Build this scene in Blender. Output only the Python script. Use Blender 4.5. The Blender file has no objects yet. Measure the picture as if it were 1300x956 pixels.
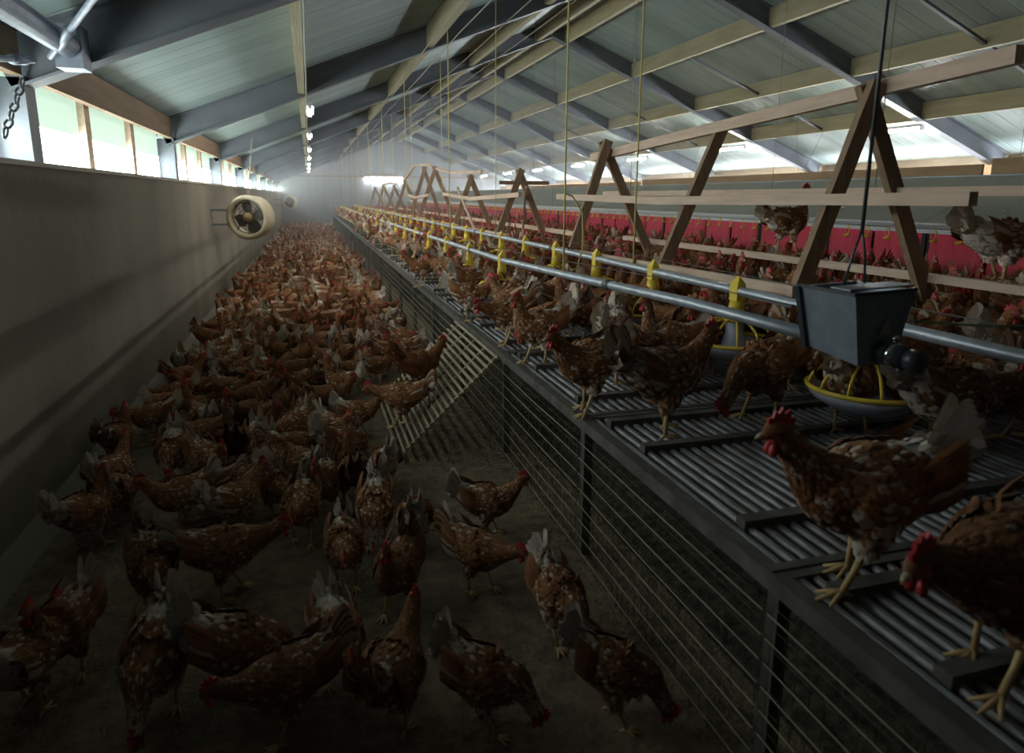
import bpy, math, random
from mathutils import Vector, Matrix
random.seed(11)
PI = math.pi
C = bpy.context.scene.collection
S = bpy.context.scene

# ------------------------------------------------------------------ camera, world, light, exposure
cam_d = bpy.data.cameras.new('camera'); cam = bpy.data.objects.new('camera', cam_d); C.objects.link(cam)
cam_d.sensor_width = 36.0; cam_d.lens = 867 / 1300 * 36; cam_d.shift_y = -44 / 1300
cam_d.clip_start = 0.05; cam_d.clip_end = 200
cam_d.dof.use_dof = True; cam_d.dof.focus_distance = 5.5; cam_d.dof.aperture_fstop = 3.2
CAM_H = 1.6
_y = Vector((392 - 650, 248 - 434, 867)).normalized()
_a = -math.tan(math.radians(0.3)); _d = Vector((_a, 1, -(_a * _y.x + _y.y) / _y.z)).normalized()
_x = _d.cross(_y)
# columns: camera right, up, back in world axes
cam.matrix_world = Matrix(((_x.x, -_x.y, -_x.z, 0), (_y.x, -_y.y, -_y.z, 0), (-_d.x, _d.y, _d.z, CAM_H), (0, 0, 0, 1)))
S.camera = cam

w = bpy.data.worlds.new('world'); S.world = w; w.use_nodes = True
w.node_tree.nodes['Background'].inputs[0].default_value = (0.75, 0.85, 1.0, 1)
w.node_tree.nodes['Background'].inputs[1].default_value = 0.6
S.view_settings.view_transform = 'Standard'; S.view_settings.look = 'None'
S.view_settings.exposure = 0.7; S.view_settings.gamma = 1.0; S.view_settings.use_curve_mapping = False
try:
    S.cycles.use_denoising = True
    S.cycles.max_bounces = 7; S.cycles.diffuse_bounces = 4; S.cycles.glossy_bounces = 2
    S.cycles.sample_clamp_indirect = 3.0
except Exception:
    pass

HAZE = 0.015
LEFT_PANE = 11.5        # brightness of the daylit sheets in the left wall
RIGHT_PANE = 17.0       # the right wall's windows, hidden from here by the nest boxes
TUBE = 280.0; TUBE_LEFT = 110.0; TUBE_END = 50.0

def area(name, loc, rot, sx, sy, power, col):
    l = bpy.data.lights.new(name, 'AREA'); l.shape = 'RECTANGLE'; l.size = sx; l.size_y = sy
    l.energy = power; l.color = col
    o = bpy.data.objects.new(name, l); o.location = loc; o.rotation_euler = rot; C.objects.link(o)
    return o

# ------------------------------------------------------------------ materials
def mat(name, col, rough=0.6, metal=0.0, bump=None, var=None, emit=None, spec=None):
    """bump=(scale, strength, (sx,sy,sz)); var=(scale, colour2, (sx,sy,sz), contrast)"""
    m = bpy.data.materials.new(name); m.use_nodes = True
    nt = m.node_tree; N = nt.nodes; L = nt.links
    b = N['Principled BSDF']
    b.inputs['Base Color'].default_value = (*col, 1); b.inputs['Roughness'].default_value = rough
    b.inputs['Metallic'].default_value = metal
    if spec is not None: b.inputs['Specular IOR Level'].default_value = spec
    if emit: b.inputs['Emission Color'].default_value = (*emit[0], 1); b.inputs['Emission Strength'].default_value = emit[1]
    tc = N.new('ShaderNodeTexCoord')
    def noise(scale, st, det=5):
        mp = N.new('ShaderNodeMapping'); mp.inputs['Scale'].default_value = st
        L.new(tc.outputs['Object'], mp.inputs[0])
        n = N.new('ShaderNodeTexNoise'); n.inputs['Scale'].default_value = scale; n.inputs['Detail'].default_value = det
        L.new(mp.outputs[0], n.inputs['Vector']); return n
    if var:
        n = noise(var[0], var[2])
        r = N.new('ShaderNodeValToRGB'); c = var[3]
        r.color_ramp.elements[0].position = 0.5 - c; r.color_ramp.elements[1].position = 0.5 + c
        r.color_ramp.elements[0].color = (*col, 1); r.color_ramp.elements[1].color = (*var[1], 1)
        L.new(n.outputs[0], r.inputs[0]); L.new(r.outputs[0], b.inputs['Base Color'])
    if bump:
        n = noise(bump[0], bump[2], 8)
        bp = N.new('ShaderNodeBump'); bp.inputs['Strength'].default_value = bump[1]; bp.inputs['Distance'].default_value = 0.02
        L.new(n.outputs[0], bp.inputs['Height']); L.new(bp.outputs[0], b.inputs['Normal'])
    return m

M = {}
M['concrete'] = mat('concrete', (0.25, 0.225, 0.18), 0.9, bump=(9, 0.35, (1, 1, 1)), var=(0.9, (0.16, 0.145, 0.115), (1, 1.6, 0.35), 0.22))
M['litter'] = mat('litter', (0.12, 0.095, 0.062), 1.0, bump=(38, 1.0, (1, 1, 1)), var=(14, (0.26, 0.20, 0.125), (1, 1, 1), 0.2))
M['manure'] = mat('manure', (0.035, 0.028, 0.020), 1.0, bump=(30, 1.0, (1, 1, 1)), var=(20, (0.09, 0.075, 0.05), (1, 1, 1), 0.12))
M['end'] = mat('end_panel', (0.30, 0.31, 0.32), 0.7, bump=(2, 0.3, (12, 1, 0.2)), var=(1.2, (0.22, 0.24, 0.25), (4, 1, 0.5), 0.25))
M['dark_wall'] = mat('dark_wall', (0.10, 0.09, 0.08), 0.9)
M['steel'] = mat('blue_grey_steel', (0.19, 0.21, 0.24), 0.55, 0.2, var=(3, (0.13, 0.145, 0.165), (1, 1, 1), 0.25))
M['galv'] = mat('galvanised', (0.50, 0.54, 0.60), 0.42, 0.5, var=(14, (0.36, 0.40, 0.46), (1, 1, 1), 0.2))
M['galv_dark'] = mat('dull_galvanised', (0.26, 0.30, 0.36), 0.5, 0.35, var=(20, (0.20, 0.23, 0.28), (1, 1, 1), 0.2))
M['purlin'] = mat('purlin_wood', (0.40, 0.36, 0.24), 0.8, bump=(4, 0.3, (20, 1, 20)), var=(2.5, (0.29, 0.26, 0.16), (6, 0.6, 6), 0.25))
M['fascia'] = mat('fascia_wood', (0.30, 0.20, 0.12), 0.8, bump=(4, 0.3, (20, 1, 20)), var=(3, (0.20, 0.13, 0.08), (6, 0.6, 6), 0.25))
M['plank'] = mat('plank_wood', (0.46, 0.30, 0.17), 0.8, var=(3, (0.33, 0.21, 0.12), (6, 0.8, 6), 0.25))
M['board'] = mat('perch_board', (0.74, 0.56, 0.44), 0.75, bump=(5, 0.3, (20, 1, 20)), var=(4, (0.56, 0.41, 0.31), (8, 0.9, 8), 0.25))
M['leg_wood'] = mat('dark_perch_wood', (0.27, 0.17, 0.10), 0.8, bump=(5, 0.3, (15, 15, 1)), var=(5, (0.38, 0.26, 0.17), (8, 8, 1), 0.2))
M['slat'] = mat('slat_plastic', (0.28, 0.29, 0.32), 0.38, 0.0, bump=(30, 0.5, (1, 0.3, 1)), var=(25, (0.12, 0.11, 0.10), (1, 0.35, 1), 0.14))
M['slat_frame'] = mat('slat_frame', (0.15, 0.145, 0.13), 0.6, var=(12, (0.07, 0.06, 0.05), (1, 1, 1), 0.2))
M['ramp'] = mat('ramp_wood', (0.36, 0.30, 0.20), 0.8, var=(8, (0.25, 0.20, 0.13), (1, 1, 1), 0.2))
M['wire'] = mat('fence_wire', (0.30, 0.28, 0.20), 0.5, 0.4)
M['mesh'] = mat('fine_mesh', (0.09, 0.085, 0.06), 0.6)
M['post'] = mat('cage_post', (0.10, 0.095, 0.08), 0.7)
M['yellow'] = mat('yellow_plastic', (0.86, 0.63, 0.07), 0.4)
M['pan_grey'] = mat('pan_grey', (0.48, 0.49, 0.60), 0.45)
M['white'] = mat('white_sheet', (0.72, 0.74, 0.78), 0.5)
M['lid'] = mat('nest_lid', (0.50, 0.50, 0.46), 0.6, var=(1.5, (0.40, 0.40, 0.36), (1, 1, 1), 0.25))
M['rail'] = mat('blue_rail', (0.28, 0.36, 0.46), 0.5, 0.3)
M['red'] = mat('red_curtain', (0.48, 0.025, 0.055), 0.6, bump=(6, 0.3, (1, 8, 1)))
M['nest_dark'] = mat('nest_inside', (0.03, 0.025, 0.025), 0.9)
M['rope'] = mat('yellow_cord', (0.66, 0.55, 0.20), 0.8)
M['cord'] = mat('grey_cord', (0.30, 0.29, 0.24), 0.8)
M['cable'] = mat('steel_cable', (0.13, 0.14, 0.15), 0.5, 0.6)
M['fan'] = mat('fan_ring', (0.56, 0.50, 0.36), 0.5, var=(6, (0.42, 0.36, 0.25), (1, 1, 1), 0.25))
M['fan_dark'] = mat('fan_dark', (0.10, 0.09, 0.08), 0.6)
M['motor'] = mat('motor_black', (0.04, 0.045, 0.055), 0.35)
M['chrome'] = mat('chrome_band', (0.7, 0.72, 0.75), 0.2, 1.0)
M['sticker'] = mat('faded_triangle', (0.33, 0.31, 0.24), 0.6)
M['tube'] = mat('lit_tube', (1, 1, 1), 0.5, emit=((1.0, 0.98, 0.93), TUBE))
M['tube_left'] = mat('lit_tube_left', (1, 1, 1), 0.5, emit=((1.0, 0.93, 0.80), TUBE_LEFT))
M['tube_end'] = mat('lit_tube_end', (1, 1, 1), 0.5, emit=((0.9, 0.97, 1.0), TUBE_END))
M['pane_white'] = mat('daylit_sheet', (0.8, 0.8, 0.8), 0.6, emit=((0.90, 1.0, 0.97), LEFT_PANE))
M['pane_green'] = mat('green_daylit_sheet', (0.6, 0.7, 0.6), 0.6, emit=((0.50, 0.72, 0.60), LEFT_PANE * 0.052))
M['pane_right'] = mat('bright_sheet', (0.8, 0.8, 0.8), 0.6, emit=((0.86, 0.92, 1.0), RIGHT_PANE))

def ceiling_mat():
    m = bpy.data.materials.new('ceiling_panel'); m.use_nodes = True
    nt = m.node_tree; N = nt.nodes; L = nt.links; b = N['Principled BSDF']
    b.inputs['Roughness'].default_value = 0.55
    tc = N.new('ShaderNodeTexCoord')
    wv = N.new('ShaderNodeTexWave'); wv.wave_type = 'BANDS'; wv.bands_direction = 'Y'
    wv.inputs['Scale'].default_value = 1.3; wv.inputs['Distortion'].default_value = 0.0
    L.new(tc.outputs['Object'], wv.inputs['Vector'])
    r = N.new('ShaderNodeValToRGB'); r.color_ramp.elements[0].position = 0.0; r.color_ramp.elements[1].position = 0.06
    L.new(wv.outputs[0], r.inputs[0])
    bp = N.new('ShaderNodeBump'); bp.inputs['Strength'].default_value = 0.6; bp.inputs['Distance'].default_value = 0.02
    L.new(r.outputs[0], bp.inputs['Height']); L.new(bp.outputs[0], b.inputs['Normal'])
    n = N.new('ShaderNodeTexNoise'); n.inputs['Scale'].default_value = 0.8
    mp = N.new('ShaderNodeMapping'); mp.inputs['Scale'].default_value = (0.5, 3.0, 1)
    L.new(tc.outputs['Object'], mp.inputs[0]); L.new(mp.outputs[0], n.inputs['Vector'])
    r2 = N.new('ShaderNodeValToRGB')
    r2.color_ramp.elements[0].color = (0.24, 0.31, 0.30, 1); r2.color_ramp.elements[0].position = 0.3
    r2.color_ramp.elements[1].color = (0.35, 0.44, 0.42, 1); r2.color_ramp.elements[1].position = 0.7
    L.new(n.outputs[0], r2.inputs[0]); L.new(r2.outputs[0], b.inputs['Base Color'])
    return m
M['ceiling'] = ceiling_mat()

# plumage: UV 'F' = (random per feather, root-to-tip), UV 'G' = (tail-to-head, height), object colour (or UV 'K' for the far flock) = (whiteness, darkness)
def plumage(name, from_uv=False):
    m = bpy.data.materials.new(name); m.use_nodes = True
    nt = m.node_tree; N = nt.nodes; L = nt.links; b = N['Principled BSDF']
    b.inputs['Roughness'].default_value = 0.75; b.inputs['Specular IOR Level'].default_value = 0.25
    def uv(nm):
        u = N.new('ShaderNodeUVMap'); u.uv_map = nm
        s = N.new('ShaderNodeSeparateXYZ'); L.new(u.outputs[0], s.inputs[0]); return s
    f = uv('F'); g = uv('G')
    if from_uv:
        k = uv('K'); kw, kd = k.outputs[0], k.outputs[1]
    else:
        oi = N.new('ShaderNodeObjectInfo'); k = N.new('ShaderNodeSeparateColor'); L.new(oi.outputs['Color'], k.inputs[0])
        kw, kd = k.outputs[0], k.outputs[1]
    def math_(op, a, bb=None, c=None, clamp=False):
        n = N.new('ShaderNodeMath'); n.operation = op; n.use_clamp = clamp
        for i, v in enumerate((a, bb, c)):
            if v is None: continue
            if isinstance(v, (int, float)): n.inputs[i].default_value = v
            else: L.new(v, n.inputs[i])
        return n.outputs[0]
    def mix(fac, A, B):
        n = N.new('ShaderNodeMix'); n.data_type = 'RGBA'
        if isinstance(fac, (int, float)): n.inputs[0].default_value = fac
        else: L.new(fac, n.inputs[0])
        for i, v in ((6, A), (7, B)):
            if isinstance(v, tuple): n.inputs[i].default_value = (*v, 1)
            else: L.new(v, n.inputs[i])
        return n.outputs[2]
    rust = mix(f.outputs[0], (0.20, 0.078, 0.030), (0.46, 0.205, 0.085))
    r2 = math_('FRACT', math_('MULTIPLY', f.outputs[0], 57.31))
    prof = N.new('ShaderNodeValToRGB'); e = prof.color_ramp.elements       # where pale feathers sit: tail, rump and breast, not the neck
    e[0].position = 0.0; e[0].color = (1.6, 1.6, 1.6, 1); e[1].position = 0.30; e[1].color = (0.2, 0.2, 0.2, 1)
    for p, v in ((0.14, 1.2), (0.24, 0.5), (0.40, 0.10), (0.52, 0.22), (0.62, 0.16), (0.75, 0.12), (0.82, 0.05), (1.0, 0.03)):
        x = e.new(p); x.color = (v, v, v, 1)
    L.new(g.outputs[0], prof.inputs[0])
    low = math_('MULTIPLY', math_('SUBTRACT', 0.235, g.outputs[1]), 7.0, clamp=True)
    W = math_('MULTIPLY', math_('ADD', prof.outputs[0], low), math_('MULTIPLY', kw, 1.25))
    ism = math_('LESS_THAN', r2, W)
    pale = mix(r2, (0.66, 0.52, 0.40), (0.86, 0.80, 0.74))
    c = mix(ism, rust, pale)
    tip = math_('MULTIPLY', math_('SUBTRACT', f.outputs[1], 0.72), 1.5, clamp=True)
    c = mix(math_('MULTIPLY', tip, 0.8), c, (0.55, 0.36, 0.20))
    dk = math_('SUBTRACT', 1.0, math_('MULTIPLY', kd, 0.62))
    mul = N.new('ShaderNodeVectorMath'); mul.operation = 'SCALE'; L.new(c, mul.inputs[0]); L.new(dk, mul.inputs['Scale'])
    L.new(mul.outputs[0], b.inputs['Base Color'])
    return m
M['plumage'] = plumage('plumage'); M['plumage_far'] = plumage('plumage_far', True)
M['comb'] = mat('comb_red', (0.52, 0.04, 0.05), 0.5)
M['face'] = mat('face_skin', (0.42, 0.10, 0.085), 0.5)
M['shank'] = mat('shank_skin', (0.62, 0.43, 0.20), 0.55)
M['beak'] = mat('beak_horn', (0.50, 0.40, 0.28), 0.4)
M['eye'] = mat('eye_dark', (0.02, 0.012, 0.01), 0.15)

# ------------------------------------------------------------------ mesh helpers
class MB:
    def __init__(s): s.v = []; s.f = []; s.m = []; s.sm = []
    def add(s, vs, fs, mi=0, smooth=False):
        o = len(s.v); s.v += [tuple(p) for p in vs]
        for f in fs: s.f.append(tuple(i + o for i in f)); s.m.append(mi); s.sm.append(smooth)
        return s
    def box(s, x0, x1, y0, y1, z0, z1, mi=0):
        return s.add([(x0, y0, z0), (x1, y0, z0), (x1, y1, z0), (x0, y1, z0), (x0, y0, z1), (x1, y0, z1), (x1, y1, z1), (x0, y1, z1)],
                     [(0, 3, 2, 1), (4, 5, 6, 7), (0, 1, 5, 4), (1, 2, 6, 5), (2, 3, 7, 6), (3, 0, 4, 7)], mi)
    def bar(s, a, b, w, h, up=(0, 0, 1), mi=0):
        """square bar from a to b, w wide (sideways) and h deep (along up)"""
        a = Vector(a); b = Vector(b); d = (b - a).normalized(); u = Vector(up)
        sd = d.cross(u).normalized(); u = sd.cross(d).normalized()
        vs = []
        for p in (a, b):
            for i, j in ((-1, -1), (1, -1), (1, 1), (-1, 1)): vs.append(p + sd * w / 2 * i + u * h / 2 * j)
        return s.add(vs, [(0, 1, 2, 3), (7, 6, 5, 4), (0, 4, 5, 1), (1, 5, 6, 2), (2, 6, 7, 3), (3, 7, 4, 0)], mi)
    def tube(s, pts, r, n=8, mi=0, closed=False, caps=True):
        pts = [Vector(p) for p in pts]; k = len(pts); rs = r if isinstance(r, (list, tuple)) else [r] * k
        ref = Vector((0, 0, 1)); vs = []; u = None
        for i, p in enumerate(pts):
            if closed: d = (pts[(i + 1) % k] - pts[i - 1]).normalized()
            else: d = (pts[min(i + 1, k - 1)] - pts[max(i - 1, 0)]).normalized()
            if u is None:
                rr = ref if abs(d.z) < 0.9 else Vector((1, 0, 0)); u = d.cross(rr).normalized()
            u = (u - d * u.dot(d)).normalized(); q = d.cross(u)
            for j in range(n):
                a = 2 * PI * j / n; vs.append(p + (u * math.cos(a) + q * math.sin(a)) * rs[i])
        fs = []
        for i in range(k if closed else k - 1):
            i2 = (i + 1) % k
            for j in range(n):
                j2 = (j + 1) % n; fs.append((i * n + j, i * n + j2, i2 * n + j2, i2 * n + j))
        if caps and not closed:
            fs.append(tuple(range(n - 1, -1, -1))); fs.append(tuple((k - 1) * n + j for j in range(n)))
        return s.add(vs, fs, mi, True)
    def lathe(s, prof, n=20, c=(0, 0, 0), mi=0):
        vs = []; fs = []
        for r, z in prof:
            for j in range(n):
                a = 2 * PI * j / n; vs.append((c[0] + r * math.cos(a), c[1] + r * math.sin(a), c[2] + z))
        for i in range(len(prof) - 1):
            for j in range(n):
                j2 = (j + 1) % n; fs.append((i * n + j, i * n + j2, (i + 1) * n + j2, (i + 1) * n + j))
        return s.add(vs, fs, mi, True)
    def mesh(s, name, mats):
        me = bpy.data.meshes.new(name); me.from_pydata(s.v, [], s.f)
        for m in mats: me.materials.append(m)
        me.polygons.foreach_set('material_index', s.m); me.polygons.foreach_set('use_smooth', s.sm)
        me.update(); return me
    def build(s, name, mats, parent=None):
        if not isinstance(mats, (list, tuple)): mats = [mats]
        return link(name, s.mesh(name, mats), parent)

def link(name, me, parent=None):
    o = bpy.data.objects.new(name, me); C.objects.link(o)
    if parent: o.parent = parent
    return o
def tag(o, label=None, cat=None, group=None, kind=None):
    if label: o['label'] = label
    if cat: o['category'] = cat
    if group: o['group'] = group
    if kind: o['kind'] = kind
    return o
def empty(name, loc, label, cat, group=None):
    o = bpy.data.objects.new(name, None); C.objects.link(o); o.location = loc; o.empty_display_size = 0.1
    return tag(o, label, cat, group)
def copy_tree(o, parent=None):
    c = o.copy(); C.objects.link(c); c.parent = parent
    for ch in list(o.children): copy_tree(ch, c)
    return c
ORD = ['nearest', 'second', 'third', 'fourth', 'fifth', 'sixth', 'seventh', 'eighth', 'ninth', 'tenth', 'eleventh', 'twelfth',
       'thirteenth', 'fourteenth', 'fifteenth', 'sixteenth', 'seventeenth', 'eighteenth', 'nineteenth', 'twentieth',
       'twenty-first', 'twenty-second', 'twenty-third', 'twenty-fourth', 'twenty-fifth', 'twenty-sixth', 'twenty-seventh', 'twenty-eighth', 'twenty-ninth', 'thirtieth']
def nth(i): return ORD[i] if i < len(ORD) else str(i + 1) + 'th'

# ------------------------------------------------------------------ the barn
Y0, Y1 = -3.8, 36.2
XL, XR, XA = -1.63, 10.3, 4.27
def zb(x):                                   # underside of the rafters
    return 2.655 + 0.395 * x if x < XA else 2.655 + 0.395 * XA - 0.395 * (x - XA)
CEIL = 0.27
f = MB(); f.box(XL, XR, Y0, Y1, -0.1, 0.0); tag(f.build('floor', M['litter']), kind='structure')
c = MB()
for xa, xb in ((XL - .1, XA), (XA, XR + .1)):
    za, zc = zb(xa) + CEIL, zb(xb) + CEIL
    c.add([(xa, Y0, za), (xb, Y0, zc), (xb, Y1, zc), (xa, Y1, za), (xa, Y0, za + .08), (xb, Y0, zc + .08), (xb, Y1, zc + .08), (xa, Y1, za + .08)],
          [(0, 3, 2, 1), (4, 5, 6, 7), (0, 1, 5, 4), (2, 3, 7, 6), (1, 2, 6, 5), (3, 0, 4, 7)])
tag(c.build('ceiling', M['ceiling']), kind='structure')
wl = MB(); wl.box(XL, -1.33, Y0, Y1, 0, 1.74)
wl.add([(-1.33, Y0, 0.10), (-1.33, Y1, 0.10), (-1.25, Y1, 0.0), (-1.25, Y0, 0.0), (-1.33, Y0, 0), (-1.33, Y1, 0)], [(0, 3, 2, 1), (0, 4, 3), (1, 2, 5)])
wl.box(XL, XL + .05, Y0, .2, 1.74, 2.30); wl.box(XL, XL + .04, Y0, Y1, 2.24, 2.32)
tag(wl.build('wall_left', M['concrete']), kind='structure')
tag(MB().box(-1.36, -1.315, Y0, Y1, 1.735, 1.76).build('trim_1', mat('wall_cap', (0.45, 0.42, 0.36), 0.8)), kind='structure')
wr = MB(); wr.box(10.0, XR, Y0, Y1, 0, 1.35); wr.box(10.22, XR, Y0, Y1, 2.0, 2.42); wr.box(10.2, XR, Y0, 4.2, 1.35, 2.0); tag(wr.build('wall_right', M['concrete']), kind='structure')
def gable(y0, y1, name, m):
    g = MB(); pr = [(XL, 0), (XR, 0), (XR, zb(XR) + CEIL), (XA, zb(XA) + CEIL), (XL, zb(XL) + CEIL)]
    g.add([(x, y0, z) for x, z in pr] + [(x, y1, z) for x, z in pr], [(0, 1, 2, 3, 4), (9, 8, 7, 6, 5)] + [(i, 5 + i, 5 + (i + 1) % 5, (i + 1) % 5) for i in range(5)])
    return tag(g.build(name, m), kind='structure')
gable(Y1, Y1 + .15, 'wall_back', M['end'])
gable(Y0 - .15, Y0, 'wall_front', M['dark_wall'])
tag(MB().box(XL, XR, Y1 - .06, Y1 - .005, 2.50, 2.58).build('trim_2', M['fascia']), kind='structure')

# portal frames every 4 m
FR = [0.2 + 4 * k for k in range(-1, 9)]
def ibeam(mb, a, b, depth, y, wf=0.14, t=0.014):
    """I-section in an XZ plane: a, b are (x, z) on the inner flange, the section goes outward (up) by depth"""
    a = Vector((a[0], y, a[1])); b = Vector((b[0], y, b[1])); d = (b - a).normalized(); n = d.cross(Vector((0, 1, 0)))
    if n.z < 0 and abs(d.x) > 0.3: n = -n
    mb.bar(a + n * t / 2, b + n * t / 2, wf, t, n); mb.bar(a + n * (depth - t / 2), b + n * (depth - t / 2), wf, t, n)
    mb.bar(a + n * depth / 2, b + n * depth / 2, 0.012, depth - 2 * t, n)
for k, y in enumerate(FR):
    t_ = empty('portal_frame', (0, y, 0), 'blue-grey steel portal frame across the barn, ' + ('just behind the viewpoint' if k == 0 else nth(k) + ' of the row counted from the front') , 'frame', 'steel portal frames')
    if k == 1: t_['label'] = 'blue-grey steel portal frame across the barn, nearest one overhead at the top edge'
    for sx in (-1, 1):
        col = MB(); xi, xo = (-1.34, XL + .01) if sx < 0 else (10.0, XR - .01)
        zt = zb(xi) + .05
        col.box(min(xi, xo), max(xi, xo), -.006, .006, 1.70 if sx < 0 else 1.35, zt)
        for xx in (xi, xo): col.box(xx - .008, xx + .008, -.07, .07, 1.742 if sx < 0 else 1.352, zt)
        col.build('column', M['steel'], t_)
        r = MB(); xe = -1.40 if sx < 0 else 10.1
        ibeam(r, (xe, zb(xe)), (XA, zb(XA)), 0.25, 0.0)
        r.build('rafter', M['steel'], t_)
        for xx in (0.8, 2.2, 3.4):
            pass
# purlins
PX = [-0.02, 1.40, 2.80, 4.00, 4.54, 5.85, 7.20, 8.50]
names = ['cream timber purlin nearest the concrete wall, carrying the small tube lamps', 'cream timber purlin second from the left wall, above the aisle edge', 'cream timber purlin third from the left wall, in the dark roof half',
         'cream timber purlin just left of the ridge', 'cream timber purlin just right of the ridge', 'cream timber purlin first down the right roof slope', 'cream timber purlin second down the right roof slope',
         'cream timber purlin third down the right slope, above the long tube lamps']
for x, nm in zip(PX, names):
    p = MB()
    for y in FR[:-1]:
        p.box(x - .035, x + .035, y + .02, y + 3.98, zb(x) + 0.03, zb(x) + CEIL + .0)
    p.box(x - .035, x + .035, FR[-1] + .02, Y1, zb(x) + .03, zb(x) + CEIL)
    tag(p.build('roof_purlin', M['purlin']), nm, 'purlin', 'timber roof purlins')
# thin sag bars between the purlins on the right roof slope
for k, y in enumerate(FR[1:6]):
    for j, (xa, xb) in enumerate(((5.85, 7.20), (7.20, 8.50))):
        b_ = MB(); yy = y + 2.0
        b_.bar((xa, yy, zb(xa) + .06), (xb, yy, zb(xb) + .06), .05, .03)
        tag(b_.build('sag_bar', M['cable']), 'thin dark bar between the %s right purlins, %s from the front' % (('first and second', 'second and third')[j], nth(k)), 'roof bar', 'dark bars in the roof')
# left wall windows, one per bay
WN = 0
for k in range(1, len(FR)):
    ya = FR[k] + .07; yb = (FR[k + 1] if k + 1 < len(FR) else Y1) - .07
    WN += 1
    wnd = bpy.data.objects.new('window_%d' % WN, None); C.objects.link(wnd); wnd.location = (XL, ya, 1.74); tag(wnd, kind='structure')
    def P(mb, nm, m): 
        o = mb.build(nm, m, wnd); o.matrix_parent_inverse = Matrix.Translation(-wnd.location); return o
    y_full = ya
    if k == 1:
        P(MB().box(-1.50, -1.44, ya, 2.0, 1.745, 2.33), 'added_light_block', M['fascia']); ya = 2.01  # added board out of view, keeps this bay's daylight off the near deck
    P(MB().box(-1.50, -1.49, ya, yb, 1.745, 1.985), 'pane', M['pane_white'])
    P(MB().box(-1.50, -1.49, ya, yb, 1.987, 2.33), 'upper_pane', M['pane_green'])
    ya = y_full; fr = MB(); n = 3
    for j in range(1, n):
        yy = ya + (yb - ya) * j / n; fr.box(-1.485, -1.44, yy - .06, yy + .06, 1.745, 2.30)
    P(fr, 'mullion', M['board'])
    zf = zb(-1.33)
    P(MB().box(-1.385, -1.335, ya, yb, zf + .045, zf + CEIL - .02), 'fascia', M['fascia'])
# right wall windows (hidden behind the nests from here) and the plank over them
for k in range(2, len(FR)):
    ya = FR[k] + .08; yb = (FR[k + 1] if k + 1 < len(FR) else Y1) - .08
    WN += 1
    wnd = bpy.data.objects.new('window_%d' % WN, None); C.objects.link(wnd); wnd.location = (XR, ya, 1.35); tag(wnd, kind='structure')
    o = MB().box(XR - .03, XR - .02, ya, yb, 1.36, 2.0).build('pane', M['pane_right'], wnd); o.matrix_parent_inverse = Matrix.Translation(-wnd.location)
    o = MB().box(9.93, 9.98, ya - .08, yb + .08, 1.93, 2.12).build('fascia', M['plank'], wnd); o.matrix_parent_inverse = Matrix.Translation(-wnd.location)

# ------------------------------------------------------------------ corner bracing at the top left
b_ = MB(); b_.tube([(-1.08, -3.0, 2.34), (-1.08, 4.0, 2.30)], .055, 14)
b_.box(-1.14, -1.02, 3.98, 4.12, 2.20, 2.40)
tag(b_.build('eave_strut', M['galv_dark']), 'thick round grey steel strut running to the nearest roof frame, top left corner', 'strut')
for nm, a, b2, lb in (('bracing_rod', (-1.15, 3.95, 2.24), (0.9, 0.35, 2.95), 'thin steel rod rising right across the roof from the top left joint'),
                      ('bracing_rod', (-1.22, 3.95, 2.22), (-1.27, 1.2, 1.80), 'thin steel rod dropping left to the wall from the top left joint')):
    r = MB(); r.tube([a, b2], .014, 8)
    d = (Vector(b2) - Vector(a)); p = Vector(a) + d * .09; r.tube([Vector(a) + d * .04, p], .024, 8)
    tag(r.build(nm, M['galv_dark']), lb, 'rod', 'bracing rods')
ch = MB()
for i in range(7):
    p = Vector((-1.25, 3.85 - i * .045, 2.10 - i * .040)); pts = []
    for a in range(8):
        t = 2 * PI * a / 8; u, v = .034 * math.cos(t), .016 * math.sin(t)
        pts.append(p + (Vector((0, -.75 * u, -.66 * u)) + (Vector((v, 0, 0)) if i % 2 else Vector((0, .66 * v, -.75 * v)))))
    ch.tube(pts, .006, 5, closed=True)
tag(ch.build('hanging_chain', M['cable']), 'short rusty chain hanging by the first steel column at the far left', 'chain')

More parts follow.
